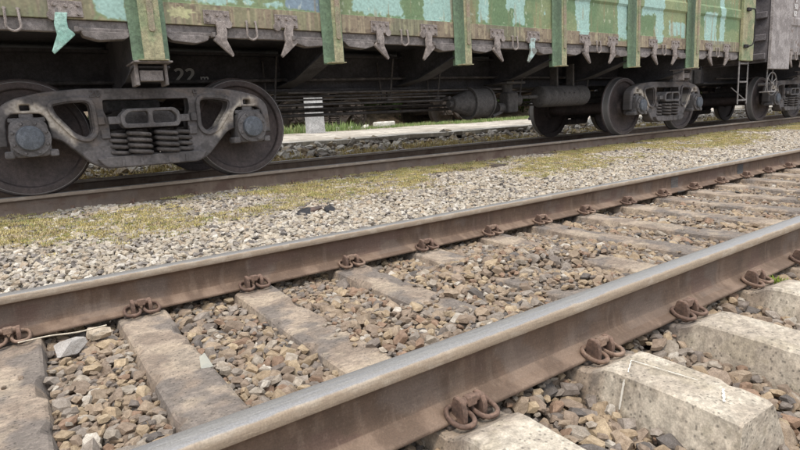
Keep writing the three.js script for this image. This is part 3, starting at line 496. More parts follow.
// side paint: yellow green with dark seams, flaked turquoise patches, rust at the bottom flange
function paintTexture(kind) {
  const X0 = -2.25, X1 = 10.9, Y0 = 1.3, Y1 = 3.4, o = 1.169;
  const teal = [[0.80, 1.03, 1.375, 1.60], [1.5, 2.42, 1.55, 1.62], [3.16, 3.78, 1.56, 2.3], [4.12, 4.6, 1.53, 2.3], [4.93, 5.1, 1.57, 2.3], [5.42, 5.6, 1.76, 2.4], [5.56, 5.72, 1.58, 1.9], [6.1, 6.16, 1.70, 1.80], [6.78, 7.06, 1.46, 2.3], [7.74, 8.0, 1.46, 2.5], [8.4, 9.0, 1.86, 2.5], [8.76, 9.0, 1.44, 2.0], [9.15, 9.68, 1.56, 1.80], [10.3, 10.72, 1.5, 2.0], [10.85, 11.0, 1.5, 2.4]];
  const blue = [[2.43, 2.86, 1.54, 2.2]];
  const inR = (L, x, y, w) => { let t = 0; for (const [a, b, c, d] of L) { const e = Math.min(x - (a - o), (b - o) - x, y - c, d - y); t = Math.max(t, sstep(-0.012, 0.012, e + w)); } return t; };
  const seg = (px, py, ax, ay, bx, by) => { const t = clamp(((px - ax) * (bx - ax) + (py - ay) * (by - ay)) / ((bx - ax) ** 2 + (by - ay) ** 2)); return Math.hypot(px - ax - t * (bx - ax), py - ay - t * (by - ay)); };
  const scr = []; { const r = rng(19); let a = 0; for (let i = 0; i < 22; i++) { a += 2.2 + r(); scr.push([1.455 - o + Math.cos(a) * (0.10 + 0.03 * r()), 1.455 + Math.sin(a) * (0.035 + 0.02 * r())]); } }
  return makeTex(2048, 512, (u, v) => {
    const x = lerp(X0, X1, u), y = lerp(Y0, Y1, v), n = fbm(x * 2.2, y * 2.2, 81, 5), f = fbm(x * 60, y * 60, 83, 2), st = fbm(x * 26, y * 1.8, 85, 4), fine = fbm(x * 18, y * 18, 87, 4);
    if (kind === 'grey') {
      let c = mix3([152, 146, 144], [126, 120, 118], sstep(0.38, 0.62, n)); c = mix3(c, [176, 172, 172], 0.5 * sstep(0.55, 0.68, st)); c = mix3(c, [104, 88, 80], 0.6 * sstep(0.6, 0.7, fine)); return c.map(q => q * (0.88 + 0.24 * f));
    }
    let c = mix3([126, 142, 106], [106, 130, 95], sstep(0.35, 0.65, n));
    c = mix3(c, [152, 156, 116], 0.5 * sstep(0.52, 0.66, fbm(x * 1.4 + 9, y * 3, 89, 4)) * sstep(3, 8, x + 2));
    if (x < 2.2) c = mix3(c, [128, 132, 98], 0.3 * sstep(0.4, 0.6, st));
    c = mix3(c, [160, 192, 184], inR(teal, x, y, (fine - 0.5) * 0.10 + (n - 0.5) * 0.1) * (0.94 + 0.06 * f));
    c = mix3(c, [128, 146, 160], inR(blue, x, y, (fine - 0.5) * 0.08));
    c = mix3(c, [152, 132, 102], 0.6 * sstep(0.6, 0.7, fbm(x * 20, y * 1.3, 95, 4)) * sstep(0.4, 0.6, fbm(x * 3, y * 2, 96, 3)));
    c = mix3(c, [206, 210, 190], 0.5 * sstep(0.74, 0.78, fbm(x * 30, y * 14, 97, 3)));
    if (y < 1.535) {                                    // bottom flange: rust and dust streaks over the old paint, some paint left
      let d = mix3([144, 130, 110], [124, 113, 98], sstep(0.35, 0.65, n)); d = mix3(d, [178, 168, 138], 0.6 * sstep(0.5, 0.66, fbm(x * 40, y * 2, 98, 3))); d = mix3(d, [112, 98, 84], 0.7 * sstep(0.56, 0.68, fine));
      if (x < 1.7) d = mix3(d, [128, 132, 100], 0.55 * sstep(0.35, 0.6, st));
      const keep = Math.max(inR([[0.80, 1.03, 1.375, 1.60], [6.85, 7.04, 1.44, 1.7], [7.76, 7.98, 1.44, 1.7], [8.78, 8.98, 1.42, 1.7]], x, y, (fine - 0.5) * 0.07), 0);
      c = mix3(d, c, Math.max(keep, 0.25 * sstep(0.55, 0.65, n)));
      let ds = 9; for (let i = 1; i < scr.length; i++) ds = Math.min(ds, Math.abs(x - 0.286) < 0.25 ? seg(x, y, ...scr[i - 1], ...scr[i]) : 9);
      c = mix3(c, [196, 196, 150], 0.75 * sstep(0.006, 0.003, ds));
    }
    return c.map(q => q * (0.9 + 0.2 * f));
  });
}
const panelBump = (() => { const t = bumpTex.clone(); t.repeat.set(42, 7); t.needsUpdate = true; return t; })(), sideGreen = new THREE.MeshStandardMaterial({ map: paintTexture('green'), roughness: 0.75, bumpMap: panelBump, bumpScale: 0.0006 });
const sideGrey = new THREE.MeshStandardMaterial({ map: paintTexture('grey'), roughness: 0.9, bumpMap: panelBump, bumpScale: 0.001 });
const PITCH = 1.73, ENDS = [-2.2, 10.85];
function sideSheet(x0, x1, s) {                          // one pressed side sheet with a horizontal rib
  const prof = [[1.525, 1.452], [1.93, 1.452], [1.965, 1.474], [2.09, 1.474], [2.125, 1.452], [2.52, 1.452], [2.555, 1.474], [2.68, 1.474], [2.715, 1.452], [3.36, 1.452], [3.36, 1.44], [1.525, 1.44]];
  const g = new THREE.ExtrudeGeometry(shapeOf(prof.map(([y, z]) => [-z, y])), { depth: x1 - x0, bevelEnabled: false }); g.rotateY(Math.PI / 2); g.translate(x0, 0, 0);
  const f = flat(g); if (s < 0) { f.rotateY(Math.PI); f.translate(x0 + x1, 0, 0); }
  return planarUV(f, -2.25, 10.9, 1.3, 3.4);
}
function hatP(w, d) { return [[-w, 0], [-w + 0.045, 0], [-w + 0.055, d * 0.9], [-w + 0.066, d], [w - 0.066, d], [w - 0.055, d * 0.9], [w - 0.045, 0], [w, 0], [w, -0.012], [-w, -0.012]]; }
const postSide = (w, y0, y1) => ready(geo((() => { const g = ext(hatP(w, 0.105).map(([x, z]) => [x, -z]), [], y1 - y0, 0, 1); g.rotateX(Math.PI / 2); g.translate(0, y1, 0); return g; })()));
const latchG = (() => {
  const plate = [box(-0.115, 0.115, 1.372, 1.49, 0, 0.016, 0.004), cylZ(0.036, 0, 0.02, 0.095, 1.378, 14)]; for (const [x, y] of [[-0.085, 1.462], [0.0, 1.452], [0.075, 1.458], [-0.085, 1.398]]) plate.push(bolt(x, y, 0.016, 0.017, 0.018));
  const hook = ext(roundPoly([[-0.04, 1.40], [0.042, 1.40], [0.062, 1.315], [0.054, 1.24], [0.108, 1.118], [0.094, 1.096], [-0.068, 1.238], [-0.062, 1.252], [-0.028, 1.285], [-0.026, 1.34]], 0.006, 2), [], 0.03, 0.006);
  const lever = [box(-0.46, -0.05, 1.272, 1.30, -0.035, 0.0, 0.006), T(ext(roundPoly([[-0.46, 1.275], [-0.08, 1.275], [-0.09, 1.235], [-0.2, 1.205], [-0.40, 1.222]], 0.02), [], 0.10, 0.008), 0, 0, -0.09), box(-0.065, -0.035, 1.26, 1.30, -0.01, 0.045, 0.005)];
  return { plate: ready(geo(plate)), hook: ready(geo(hook)), lever: ready(geo(lever)) };
})();
function mirrored(g) { const o = g.clone(); o.scale(-1, 1, 1); return ready(boxUV(flat(flipFaces(o)))); }
const latchM = { plate: mirrored(latchG.plate), hook: mirrored(latchG.hook), lever: mirrored(latchG.lever) };
const loopG = ready(geo([tube([[-0.042, 1.40, 0.012], [-0.044, 1.34, 0.02], [-0.042, 1.275, 0.02], [0, 1.252, 0.02], [0.042, 1.275, 0.02], [0.044, 1.34, 0.02], [0.042, 1.40, 0.012]], 0.0095, 24, 7), bolt(-0.042, 1.41, 0, 0.014, 0.02), bolt(0.042, 1.41, 0, 0.014, 0.02)]));
function makeCar({ name, label, sideMat, postMat, strap, frontMat, detail = true, dull = null, numbers = false, gear = true, both = true }) {
  const g = new THREE.Group();
  const U = dull || underMat;
  bogie(g, 0, numbers, dull); bogie(g, 8.65, false, dull);
  mesh('floor', box(ENDS[0], ENDS[1], 1.37, 1.43, -1.40, 1.40, 0.01), U, g);
  mesh('centre_sill', [box(ENDS[0] - 0.1, ENDS[1] + 0.1, 0.87, 0.90, -0.25, 0.25, 0.004), box(ENDS[0] - 0.1, ENDS[1] + 0.1, 0.90, 1.27, -0.175, -0.155, 0.004), box(ENDS[0] - 0.1, ENDS[1] + 0.1, 0.90, 1.27, 0.155, 0.175, 0.004), box(ENDS[0], ENDS[1], 1.27, 1.30, -0.28, 0.28, 0.004)], U, g);
  const posts = [0, 1, 2, 3, 4, 5].map(k => k * PITCH);
  for (const px of posts) for (const s of [1, -1]) {
    const bol = px === 0 || px === 5 * PITCH;            // cross member tapering out from the centre sill to the post
    const cm = bol ? [ext([[0.17, 0.90], [0.5, 0.86], [1.05, 0.93], [1.43, 1.02], [1.43, 1.36], [0.17, 1.36]], [], 0.012, 0), T(ext([[0.17, 0.90], [0.5, 0.86], [1.05, 0.93], [1.43, 1.02], [1.43, 1.36], [0.17, 1.36]], [], 0.012, 0), 0, 0, 0.22)] : [ext([[0.17, 0.92], [0.75, 0.98], [1.43, 1.16], [1.43, 1.36], [0.17, 1.36]], [], 0.014, 0)];
    const geoList = cm.map(q => { q.rotateY(-Math.PI / 2); q.translate(px + (bol ? 0.116 : 0.007), 0, 0); return q; });
    geoList.push((() => { const q = bol ? ext([[0.17, 0.885], [0.5, 0.845], [1.05, 0.915], [1.43, 1.005], [1.43, 1.02], [1.05, 0.93], [0.5, 0.86], [0.17, 0.90]], [], 0.3, 0) : ext([[0.17, 0.905], [0.75, 0.965], [1.43, 1.145], [1.43, 1.16], [0.75, 0.98], [0.17, 0.92]], [], 0.2, 0); q.rotateY(-Math.PI / 2); q.translate(px + (bol ? 0.15 : 0.1), 0, 0); return q; })());
    if (s < 0) geoList.forEach(q => { q.rotateY(Math.PI); q.translate(2 * px, 0, 0); });
    mesh('cross_member', geoList, U, g);
  }
  if (detail) for (const px of [0, 5 * PITCH]) mesh('bolster_bracket', [box(px - 0.10, px + 0.09, 0.895, 0.985, 1.36, 1.43, 0.008), box(px - 0.135, px - 0.105, 0.86, 1.04, 1.25, 1.44, 0.006), box(px + 0.10, px + 0.125, 0.86, 1.04, 1.25, 1.44, 0.006), box(px - 0.15, px + 0.15, 1.035, 1.05, 1.2, 1.55, 0.004)], dull || sillMat, g);
  const bays = []; const edges = [ENDS[0] + 0.30, ...posts, ENDS[1] - 0.40];
  for (let i = 0; i < edges.length - 1; i++) bays.push([edges[i], edges[i + 1]]);
  for (const s of both ? [1, -1] : [1]) {
    const turn = o => { if (s < 0) { const w = new THREE.Group(); o.rotation.y = Math.PI; o.position.x += 8.65; } return o; };
    for (const [a, b] of bays) mesh('side_panel', sideSheet(a + 0.004, b - 0.004, s), sideMat, g);
    const fl = flat(box(ENDS[0] + 0.02, ENDS[1] - 0.02, 1.36, 1.54, s > 0 ? 1.40 : -1.462, s > 0 ? 1.462 : -1.40, 0.005)); mesh('bottom_flange', planarUV(fl, -2.25, 10.9, 1.3, 3.4), sideMat, g);
    mesh('side_sill', [box(ENDS[0] + 0.02, ENDS[1] - 0.02, 1.265, 1.36, s > 0 ? 1.39 : -1.44, s > 0 ? 1.44 : -1.39, 0.008), box(ENDS[0], ENDS[1], 3.34, 3.46, s > 0 ? 1.43 : -1.55, s > 0 ? 1.55 : -1.43, 0.02)], dull || sillMat, g);
    posts.forEach((px, i) => {
      const w = i === 0 || i === 5 ? 0.145 : 0.115;
      const o = mesh('side_post', postSide(w, 1.056, 3.34), postMat, g); o.position.set(px, 0, s * 1.468); if (s < 0) o.rotation.y = Math.PI;
      if (!detail) return;
      const P = new THREE.Group(); P.name = 'post_strap'; P.position.set(px, 0, s * 1.574); if (s < 0) P.rotation.y = Math.PI; g.add(P);
      mesh('front_plate', [box(-w + 0.068, w - 0.062, 1.058, 3.3, 0, 0.005, 0), box(-w + 0.03, w - 0.03, 1.050, 1.058, -0.10, 0.003, 0)], frontMat, P);
      const r = mesh('strap', ext(roundPoly([[-0.024, 1.27, 0.024], [0.024, 1.27, 0.024], [0.024, 3.2], [-0.024, 3.2]], 0.002, 5), [], 0.014, 0.004), strap, P); r.position.set(0.01, 0, 0.004);
      mesh('rivet', [bolt(-w + 0.02, 1.47, -0.106, 0.012, 0.01), bolt(-w + 0.02, 1.43, -0.106, 0.012, 0.01), bolt(w - 0.02, 1.47, -0.106, 0.012, 0.01)], strap, P);
    });
    if (detail) bays.forEach(([a, b], i) => {
      const full = b - a > 1.6, c = full ? (a + b) / 2 + 0.05 : i === 0 ? -0.92 : null;
      const list = c === null ? [[a + 0.62, 1], [a + 1.2, -1]] : [[c - 0.33, 1], [c + 0.33, -1]];
      for (const [lx, dir] of list) {
        const L = new THREE.Group(); L.name = 'hatch_latch'; L.position.set(lx, 0, s * 1.464); if (s < 0) L.rotation.y = Math.PI; g.add(L);
        const G = (dir > 0) === (s > 0) ? latchG : latchM, key = name === 'green_freight_wagon' && s > 0 ? `${i}${dir > 0 ? 'l' : 'r'}` : '';
        mesh('mount_plate', G.plate, latchMat, L); mesh('latch_hook', G.hook, key === '0r' ? tealMat : key === '3r' ? paleHook : latchMat, L); mesh('lever', G.lever, sillMat, L);
        L.children[1].rotation.z = (hash(i, dir + 3, 7) - 0.5) * 0.06;
      }
      const u = mesh('hanging_loop', loopG, latchMat, g); u.position.set(c === null ? a + 0.9 : c - 0.02, 0, s * 1.464); if (s < 0) u.rotation.y = Math.PI;
    });
  }
  // ends
  for (const [ex, d] of [[ENDS[0], -1], [ENDS[1], 1]]) {
    mesh('end_wall', box(ex - 0.02, ex + 0.02, 1.2, 3.44, -1.44, 1.44, 0.006), dull || endMat, g);
    for (const y of [1.25, 1.62, 2.05, 2.5, 2.95]) mesh('end_rib', box(d > 0 ? ex + 0.02 : ex - 0.09, d > 0 ? ex + 0.09 : ex - 0.02, y, y + 0.13, -1.42, 1.42, 0.02), dull || endMat, g);
    const cw = d > 0 ? 0.42 : 0.9; for (const s of [1, -1]) mesh('corner_post', box(d > 0 ? ex - cw : ex - 0.05, d > 0 ? ex + 0.05 : ex + cw * (detail ? 0.95 : 1), d > 0 ? 1.2 : 1.056, 3.44, s > 0 ? 1.46 : -1.52, s > 0 ? 1.52 : -1.46, 0.012), name === 'green_freight_wagon' ? frontMat : postMat, g);
    mesh('coupler', [box(d > 0 ? ex : ex - 0.5, d > 0 ? ex + 0.5 : ex, 0.93, 1.13, -0.09, 0.09, 0.03), T(ext(roundPoly([[-0.05, -0.2], [0.22, -0.2], [0.24, -0.06], [0.10, -0.02], [0.10, 0.06], [0.26, 0.16], [0.2, 0.24], [-0.05, 0.2]], 0.03), [], 0.3, 0.02), ex + d * 0.52, 0.88, 0, -Math.PI / 2, 0, d > 0 ? 0 : Math.PI)], dull || gearMat, g);
  }
  if (gear) {
    const bx = 4.35;                                    // brake cylinder, reservoir, rods and hangers
    mesh('brake_cylinder', [cylX(0.205, bx, bx + 0.33, 0.64, 0.57, 28), cylX(0.225, bx - 0.02, bx + 0.02, 0.64, 0.57, 28), cylX(0.222, bx + 0.32, bx + 0.35, 0.64, 0.57, 28), cylX(0.09, bx - 0.30, bx, 0.64, 0.57, 20, 0.19), cylX(0.05, bx - 0.36, bx - 0.28, 0.64, 0.57, 14), ...[0, 1, 2, 3, 4, 5, 6, 7].map(k => cylX(0.016, bx + 0.345, bx + 0.37, 0.64 + 0.2 * Math.sin(k * 0.785), 0.57 + 0.2 * Math.cos(k * 0.785), 6))], dull || gearMat, g);
    mesh('air_reservoir', [cylX(0.165, 5.86, 6.92, 0.70, 0.57, 28), cylX(0.168, 6.14, 6.16, 0.70, 0.57, 28), cylX(0.168, 6.66, 6.68, 0.70, 0.57, 28), T(new THREE.SphereGeometry(0.165, 24, 10).scale(0.4, 1, 1), 5.86, 0.70, 0.57), T(new THREE.SphereGeometry(0.165, 24, 10).scale(0.4, 1, 1), 6.92, 0.70, 0.57), cylX(0.03, 5.6, 5.86, 0.70, 0.57, 10), box(6.2, 6.24, 0.85, 1.2, 0.5, 0.64), box(6.6, 6.64, 0.85, 1.2, 0.5, 0.64), ...[6.28, 6.40, 6.52].map(x => bolt(x, 0.74, 0.728, 0.014, 0.016))], dull || gearMat, g);
    mesh('brake_valve', [box(5.12, 5.34, 0.48, 0.78, 0.42, 0.62, 0.03), cylX(0.09, 5.30, 5.46, 0.66, 0.5, 16), cylX(0.07, 5.0, 5.14, 0.56, 0.5, 14), T(new THREE.CylinderGeometry(0.08, 0.08, 0.2, 16), 5.22, 0.86, 0.5), bar([5.1, 0.5, 0.5], [4.8, 0.44, 0.6], 0.025), bar([5.4, 0.7, 0.5], [5.6, 0.7, 0.57], 0.025), box(5.05, 5.45, 0.9, 0.93, 0.2, 0.66)], dull || gearMat, g);
    for (const [y, z, a, b, r] of [[0.80, 0.36, 0.9, 7.4, 0.014], [0.70, 0.45, 0.6, 4.1, 0.013], [0.66, 0.22, 0.8, 4.0, 0.012], [0.60, -0.3, -0.4, 9, 0.016], [0.755, 0.5, 1.0, 4.0, 0.011], [0.83, 0.6, 1.6, 5.0, 0.012], [0.585, 0.1, 0.9, 5.2, 0.02], [0.74, -0.5, 0.5, 8.0, 0.02], [0.66, -0.6, 0.8, 7.8, 0.018]]) mesh('brake_rod', cylX(r, a, b, y, z, 8), dull || rodMat, g);
    mesh('brake_lever', bar([4.02, 0.72, 0.57], [4.02, 0.72, -0.4], 0.03), dull || rodMat, g); mesh('brake_lever', bar([0.8, 0.80, 0.36], [0.6, 0.72, 0.0], 0.02), dull || rodMat, g);
    for (const px of [1.5, 3.1, 3.9, 5.55, 7.2]) mesh('rod_hanger', [bar([px, 1.22, 0.2], [px - 0.05, 0.74, 0.34], 0.012), box(px - 0.06, px + 0.02, 0.72, 0.74, 0.18, 0.48, 0.003), bar([px - 0.01, 0.72, 0.46], [px + 0.05, 1.24, 0.5], 0.012)], dull || rodMat, g);
    mesh('air_pipe', tube([[-2, 0.98, 0.34], [0, 0.98, 0.34], [2.2, 1.0, 0.34], [4.8, 1.02, 0.34], [8, 1.0, 0.34], [10.6, 0.98, 0.34]], 0.02, 60, 7), dull || rodMat, g);
  }
  return g;
}
const green = makeCar({ name: 'green_freight_wagon', sideMat: sideGreen, postMat: greenPost, strap: strapMat, frontMat: frontPost, numbers: true });
{ // handrail, ladder and stencils of the green wagon
  const hx = 10.68;
  mesh('handrail', [tube([[hx - 0.10, 2.12, 1.52], [hx - 0.02, 2.12, 1.60], [hx, 2.06, 1.61], [hx, 1.75, 1.61], [hx - 0.02, 1.52, 1.61], [hx - 0.12, 1.46, 1.60], [hx - 0.16, 1.46, 1.52]], 0.013, 40, 7), box(hx - 0.16, hx - 0.04, 2.09, 2.15, 1.52, 1.56), box(hx - 0.22, hx - 0.08, 1.43, 1.49, 1.52, 1.56)], grimy([34, 34, 36], [50, 48, 48], { seed: 55 }), green);
  const lad = mesh('ladder', [box(10.44, 10.475, 0.40, 1.24, 1.46, 1.475, 0.003), box(10.80, 10.835, 0.40, 1.24, 1.46, 1.475, 0.003), ...[0.46, 0.80, 1.14].map(y => box(10.47, 10.805, y, y + 0.03, 1.455, 1.48, 0.004)), bar([10.80, 0.46, 1.47], [10.55, 0.72, 1.3], 0.01)], grimy([128, 124, 122], [104, 100, 98], { seed: 56, cells: 14 }), green);
  const st = (t, size, x, y, z, m) => { const q = text(t, size, 0.003); q.translate(x, y, z); mesh('stencil_number', q, m, green); };
  const whiteInk = new THREE.MeshStandardMaterial({ color: S(178, 178, 176), roughness: 0.9 }), yellowInk = new THREE.MeshStandardMaterial({ color: S(190, 160, 100), roughness: 0.9 });
  st('22', 0.15, 0.50, 0.99, 0.175, whiteInk); st('m', 0.08, 0.77, 0.99, 0.175, whiteInk); st('67700', 0.10, 5.35, 0.97, 0.175, yellowInk); st('770', 0.11, 7.1, 0.97, 0.175, whiteInk);
  green.position.set(1.169, RT2, ZC2);
  top(green, 'green_freight_wagon', 'green open freight wagon with flaking turquoise patches and hanging hatch latches', 'wagon');
}
const grey = makeCar({ name: 'grey_freight_wagon', sideMat: sideGrey, postMat: greyPost, strap: latchMat, frontMat: greyPost });
{
  const hw = [T(new THREE.TorusGeometry(0.225, 0.013, 8, 40), 0, 0, 0), cylZ(0.03, -0.25, 0.03, 0, 0, 12)]; for (let k = 0; k < 3; k++) { const a = k * 2.094 + 0.5; hw.push(bar([0, 0, 0], [0.22 * Math.cos(a), 0.22 * Math.sin(a), 0], 0.01)); }
  const o = mesh('brake_handwheel', hw, grimy([130, 126, 123], [108, 104, 102], { seed: 57 }), grey); o.position.set(-1.98, 0.77, 1.46);
  mesh('step_bracket', [bar([-2.1, 1.2, 1.42], [-2.16, 0.62, 1.42], 0.013), bar([-1.85, 1.2, 1.42], [-1.9, 0.62, 1.42], 0.013), box(-2.2, -1.86, 0.6, 0.625, 1.32, 1.5)], grimy([150, 146, 144], [120, 116, 114], { seed: 58 }), grey);
  const ink = new THREE.MeshStandardMaterial({ color: S(214, 212, 210), roughness: 0.9 });
  for (const [t, x, y] of [['9', -1.1, 2.42], ['92', -1.14, 2.28], ['82', -1.16, 2.14]]) { const q = text(t, 0.1, 0.003); q.translate(x, y, 1.476); mesh('painted_number', q, ink, grey); }
  grey.position.set(15.09, RT2, ZC2);
  top(grey, 'grey_freight_wagon', 'weathered grey freight wagon coupled behind the green one at the right', 'wagon');
}
const dullMat = grimy([104, 92, 84], [82, 74, 68], { seed: 59, cells: 3, rough: 0.95 });
const proto = makeCar({ name: 'dark_freight_wagon', sideMat: dullMat, postMat: dullMat, strap: dullMat, frontMat: dullMat, detail: false, dull: dullMat, gear: false });
['dark freight wagon on the rear track behind the concrete post', 'dark freight wagon on the rear track behind the brake cylinder', 'dark freight wagon on the rear track, farthest to the right'].forEach((lab, i) => {
  const c = i ? proto.clone() : proto; c.position.set([-1.0, 12.92, 26.84][i], RT3, ZC3); top(c, 'dark_freight_wagon', lab, 'wagon', 'dark wagons on the rear track');
});

// ------------------------------------------------------------------ low platform between the wagon track and the rear track
const platY = (x, z) => lerp(0.555, 0.665, clamp((-8.45 - z) / 4.5)) + (fbm(x * 0.8, z * 0.8, 161, 3) - 0.5) * 0.03;
{
  const g = new THREE.Group(), nx = 260, nz = 40, pos = [], uv = [], idx = [];
  for (let j = 0; j <= nz; j++) for (let i = 0; i <= nx; i++) {
    const x = lerp(-14, 52, i / nx), e = -8.42 - 0.10 * fbm(x * 2.1, 3, 163, 3) - 0.25 * sstep(0.55, 0.7, fbm(x * 0.9, 8, 165, 2)), z = j < 2 ? e : lerp(e, -13.55, (j - 1) / (nz - 1));
    pos.push(x, j === 0 ? platY(x, z) - 0.07 : platY(x, z), z); uv.push(x / 3, z / 3);
  }
  for (let j = 0; j < nz; j++) for (let i = 0; i < nx; i++) { const a = j * (nx + 1) + i; idx.push(a, a + 1, a + nx + 1, a + 1, a + nx + 2, a + nx + 1); }
  let q = new THREE.BufferGeometry(); q.setAttribute('position', new THREE.Float32BufferAttribute(pos, 3)); q.setAttribute('uv', new THREE.Float32BufferAttribute(uv, 2)); q.setIndex(idx); q = ready(toCreasedNormals(q, 0.7));
  const map = makeTex(512, 512, (u, v) => { const n = fbm(u * 6, v * 6, 171, 5, 6, 6), f = fbm(u * 80, v * 80, 173, 3, 80, 80); let c = mix3([198, 190, 177], [172, 163, 150], sstep(0.4, 0.62, n)); c = mix3(c, [120, 112, 100], 0.6 * sstep(0.6, 0.68, fbm(u * 14, v * 14, 175, 4, 14, 14))); return c.map(k => k * (0.8 + 0.4 * f)); });
  mesh('asphalt_top', q, new THREE.MeshStandardMaterial({ map, roughness: 0.95, bumpMap: bumpTex, bumpScale: 0.006 }), g);
  mesh('platform_fill', [box(-14, 52, 0.1, 0.50, -13.5, -8.75, 0)], grimy([120, 108, 92], [96, 86, 74], { seed: 60 }), g);
  const rub = pile({ x0: -3, x1: 30, z0: -8.95, z1: -8.0, cell: 0.03, tries: 9000, seed: 71, tones: [[S(204, 198, 188), 5], [S(176, 168, 158), 4], [S(140, 132, 124), 3], [S(180, 164, 140), 3]], solid: (x, z) => groundY(x, z), level: (x, z) => lerp(0.36, 0.52, clamp((-8.05 - z) / 0.45)) + (fbm(x * 1.5, z * 2, 77, 3) - 0.5) * 0.1, tol: 0.04, size: r => lerp(0.03, 0.10, r() ** 2.5) });
  stuffStones('edge_rubble', 'broken stone where the platform edge has crumbled', rub, g, rockFine.slice(0, 3));
  top(g, 'low_platform', 'low crumbling platform of pale worn asphalt', null, null, 'structure');
}
{ // concrete post on the platform
  const g = new THREE.Group(); g.position.set(6.32, 0.60, -12.4); g.rotation.y = -0.12;
  mesh('post_body', [ext(roundPoly([[-0.19, 0], [0.19, 0], [0.175, 0.90], [-0.175, 0.90]], 0.015), [], 0.34, 0.015)], grimy([196, 196, 198], [172, 172, 174], { seed: 64, cells: 5, rough: 0.9 }), g);
  top(g, 'concrete_post', 'short pale grey concrete post standing on the platform', 'post');
}
{
  const m = grimy([222, 218, 210], [196, 190, 180], { seed: 65 });
  const put = (x, z, sx, sy, sz, gi, lab) => { const o = new THREE.Mesh(rockFine[gi], m); o.castShadow = o.receiveShadow = true; o.scale.set(sx, sy, sz); o.position.set(x, platY(x, z) + sy * 0.5, z); o.rotation.y = gi; top(o, 'white_stone', lab, 'stone', 'white stones on the grass'); };
  put(7.3, -13.0, 0.12, 0.07, 0.1, 1, 'white stone in the grass just right of the concrete post'); put(7.75, -13.05, 0.11, 0.08, 0.1, 2, 'white stone in the grass, middle of three small ones'); put(8.2, -13.05, 0.12, 0.08, 0.1, 3, 'white stone in the grass, rightmost of three small ones');
  const b = new THREE.Mesh(geo(new RoundedBoxGeometry(0.62, 0.16, 0.25, 2, 0.05)), m); b.castShadow = b.receiveShadow = true; b.position.set(8.85, platY(8.85, -13.05) + 0.09, -13.05); top(b, 'white_kerb_block', 'long white block lying in the grass by the rear track', 'block');
  const c = new THREE.Mesh(rockFine[5], m); c.castShadow = c.receiveShadow = true; c.scale.set(0.2, 0.16, 0.18); c.position.set(12.0, 0.5, -8.5); top(c, 'white_rock', 'white rock at the platform edge behind the air reservoir', 'rock');
  const d = new THREE.Mesh(geo(new RoundedBoxGeometry(1.2, 0.22, 0.3, 2, 0.05)), m); d.castShadow = d.receiveShadow = true; d.position.set(21.6, 0.68, -9.2); top(d, 'white_barrier', 'long white block seen under the gap between the wagons', 'block');
}

// ------------------------------------------------------------------ grass, moss and odds and ends
function tuft(seed, n, hgt, spread, wid) {
  const r = rng(seed), pos = [];
  for (let i = 0; i < n; i++) { const a = r() * 6.28, d = spread * Math.sqrt(r()), bx = Math.cos(a) * d, bz = Math.sin(a) * d, l = hgt * (0.5 + 0.7 * r()), la = r() * 6.28, lean = l * (0.2 + 0.7 * r()), w = wid * (0.7 + 0.6 * r()), wx = Math.sin(la) * w, wz = -Math.cos(la) * w, mx = bx + Math.cos(la) * lean * 0.35, mz = bz + Math.sin(la) * lean * 0.35, my = l * 0.6, tx = bx + Math.cos(la) * lean, tz = bz + Math.sin(la) * lean;
    pos.push(bx - wx, 0, bz - wz, bx + wx, 0, bz + wz, mx + wx * 0.8, my, mz + wz * 0.8, bx - wx, 0, bz - wz, mx + wx * 0.8, my, mz + wz * 0.8, mx - wx * 0.8, my, mz - wz * 0.8, mx - wx * 0.8, my, mz - wz * 0.8, mx + wx * 0.8, my, mz + wz * 0.8, tx, l, tz); }
  const g = new THREE.BufferGeometry(); g.setAttribute('position', new THREE.Float32BufferAttribute(pos, 3)); g.computeVertexNormals(); return boxUV(g);
}
function field(name, label, g, list, tones, seed) {
  const im = new THREE.InstancedMesh(g, new THREE.MeshStandardMaterial({ color: 0xffffff, roughness: 0.9, side: THREE.DoubleSide }), list.length), M = new THREE.Matrix4(), q = new THREE.Quaternion(), r = rng(seed);
  list.forEach(([x, y, z, s], i) => { q.setFromAxisAngle(new THREE.Vector3(0, 1, 0), r() * 6.28); M.compose(new THREE.Vector3(x, y, z), q, new THREE.Vector3(s, s * (0.7 + 0.6 * r()), s)); im.setMatrixAt(i, M); im.setColorAt(i, pick(tones, r).clone().multiplyScalar(0.8 + 0.4 * r())); });
  im.castShadow = im.receiveShadow = true; return top(im, name, label, null, null, 'stuff');
}
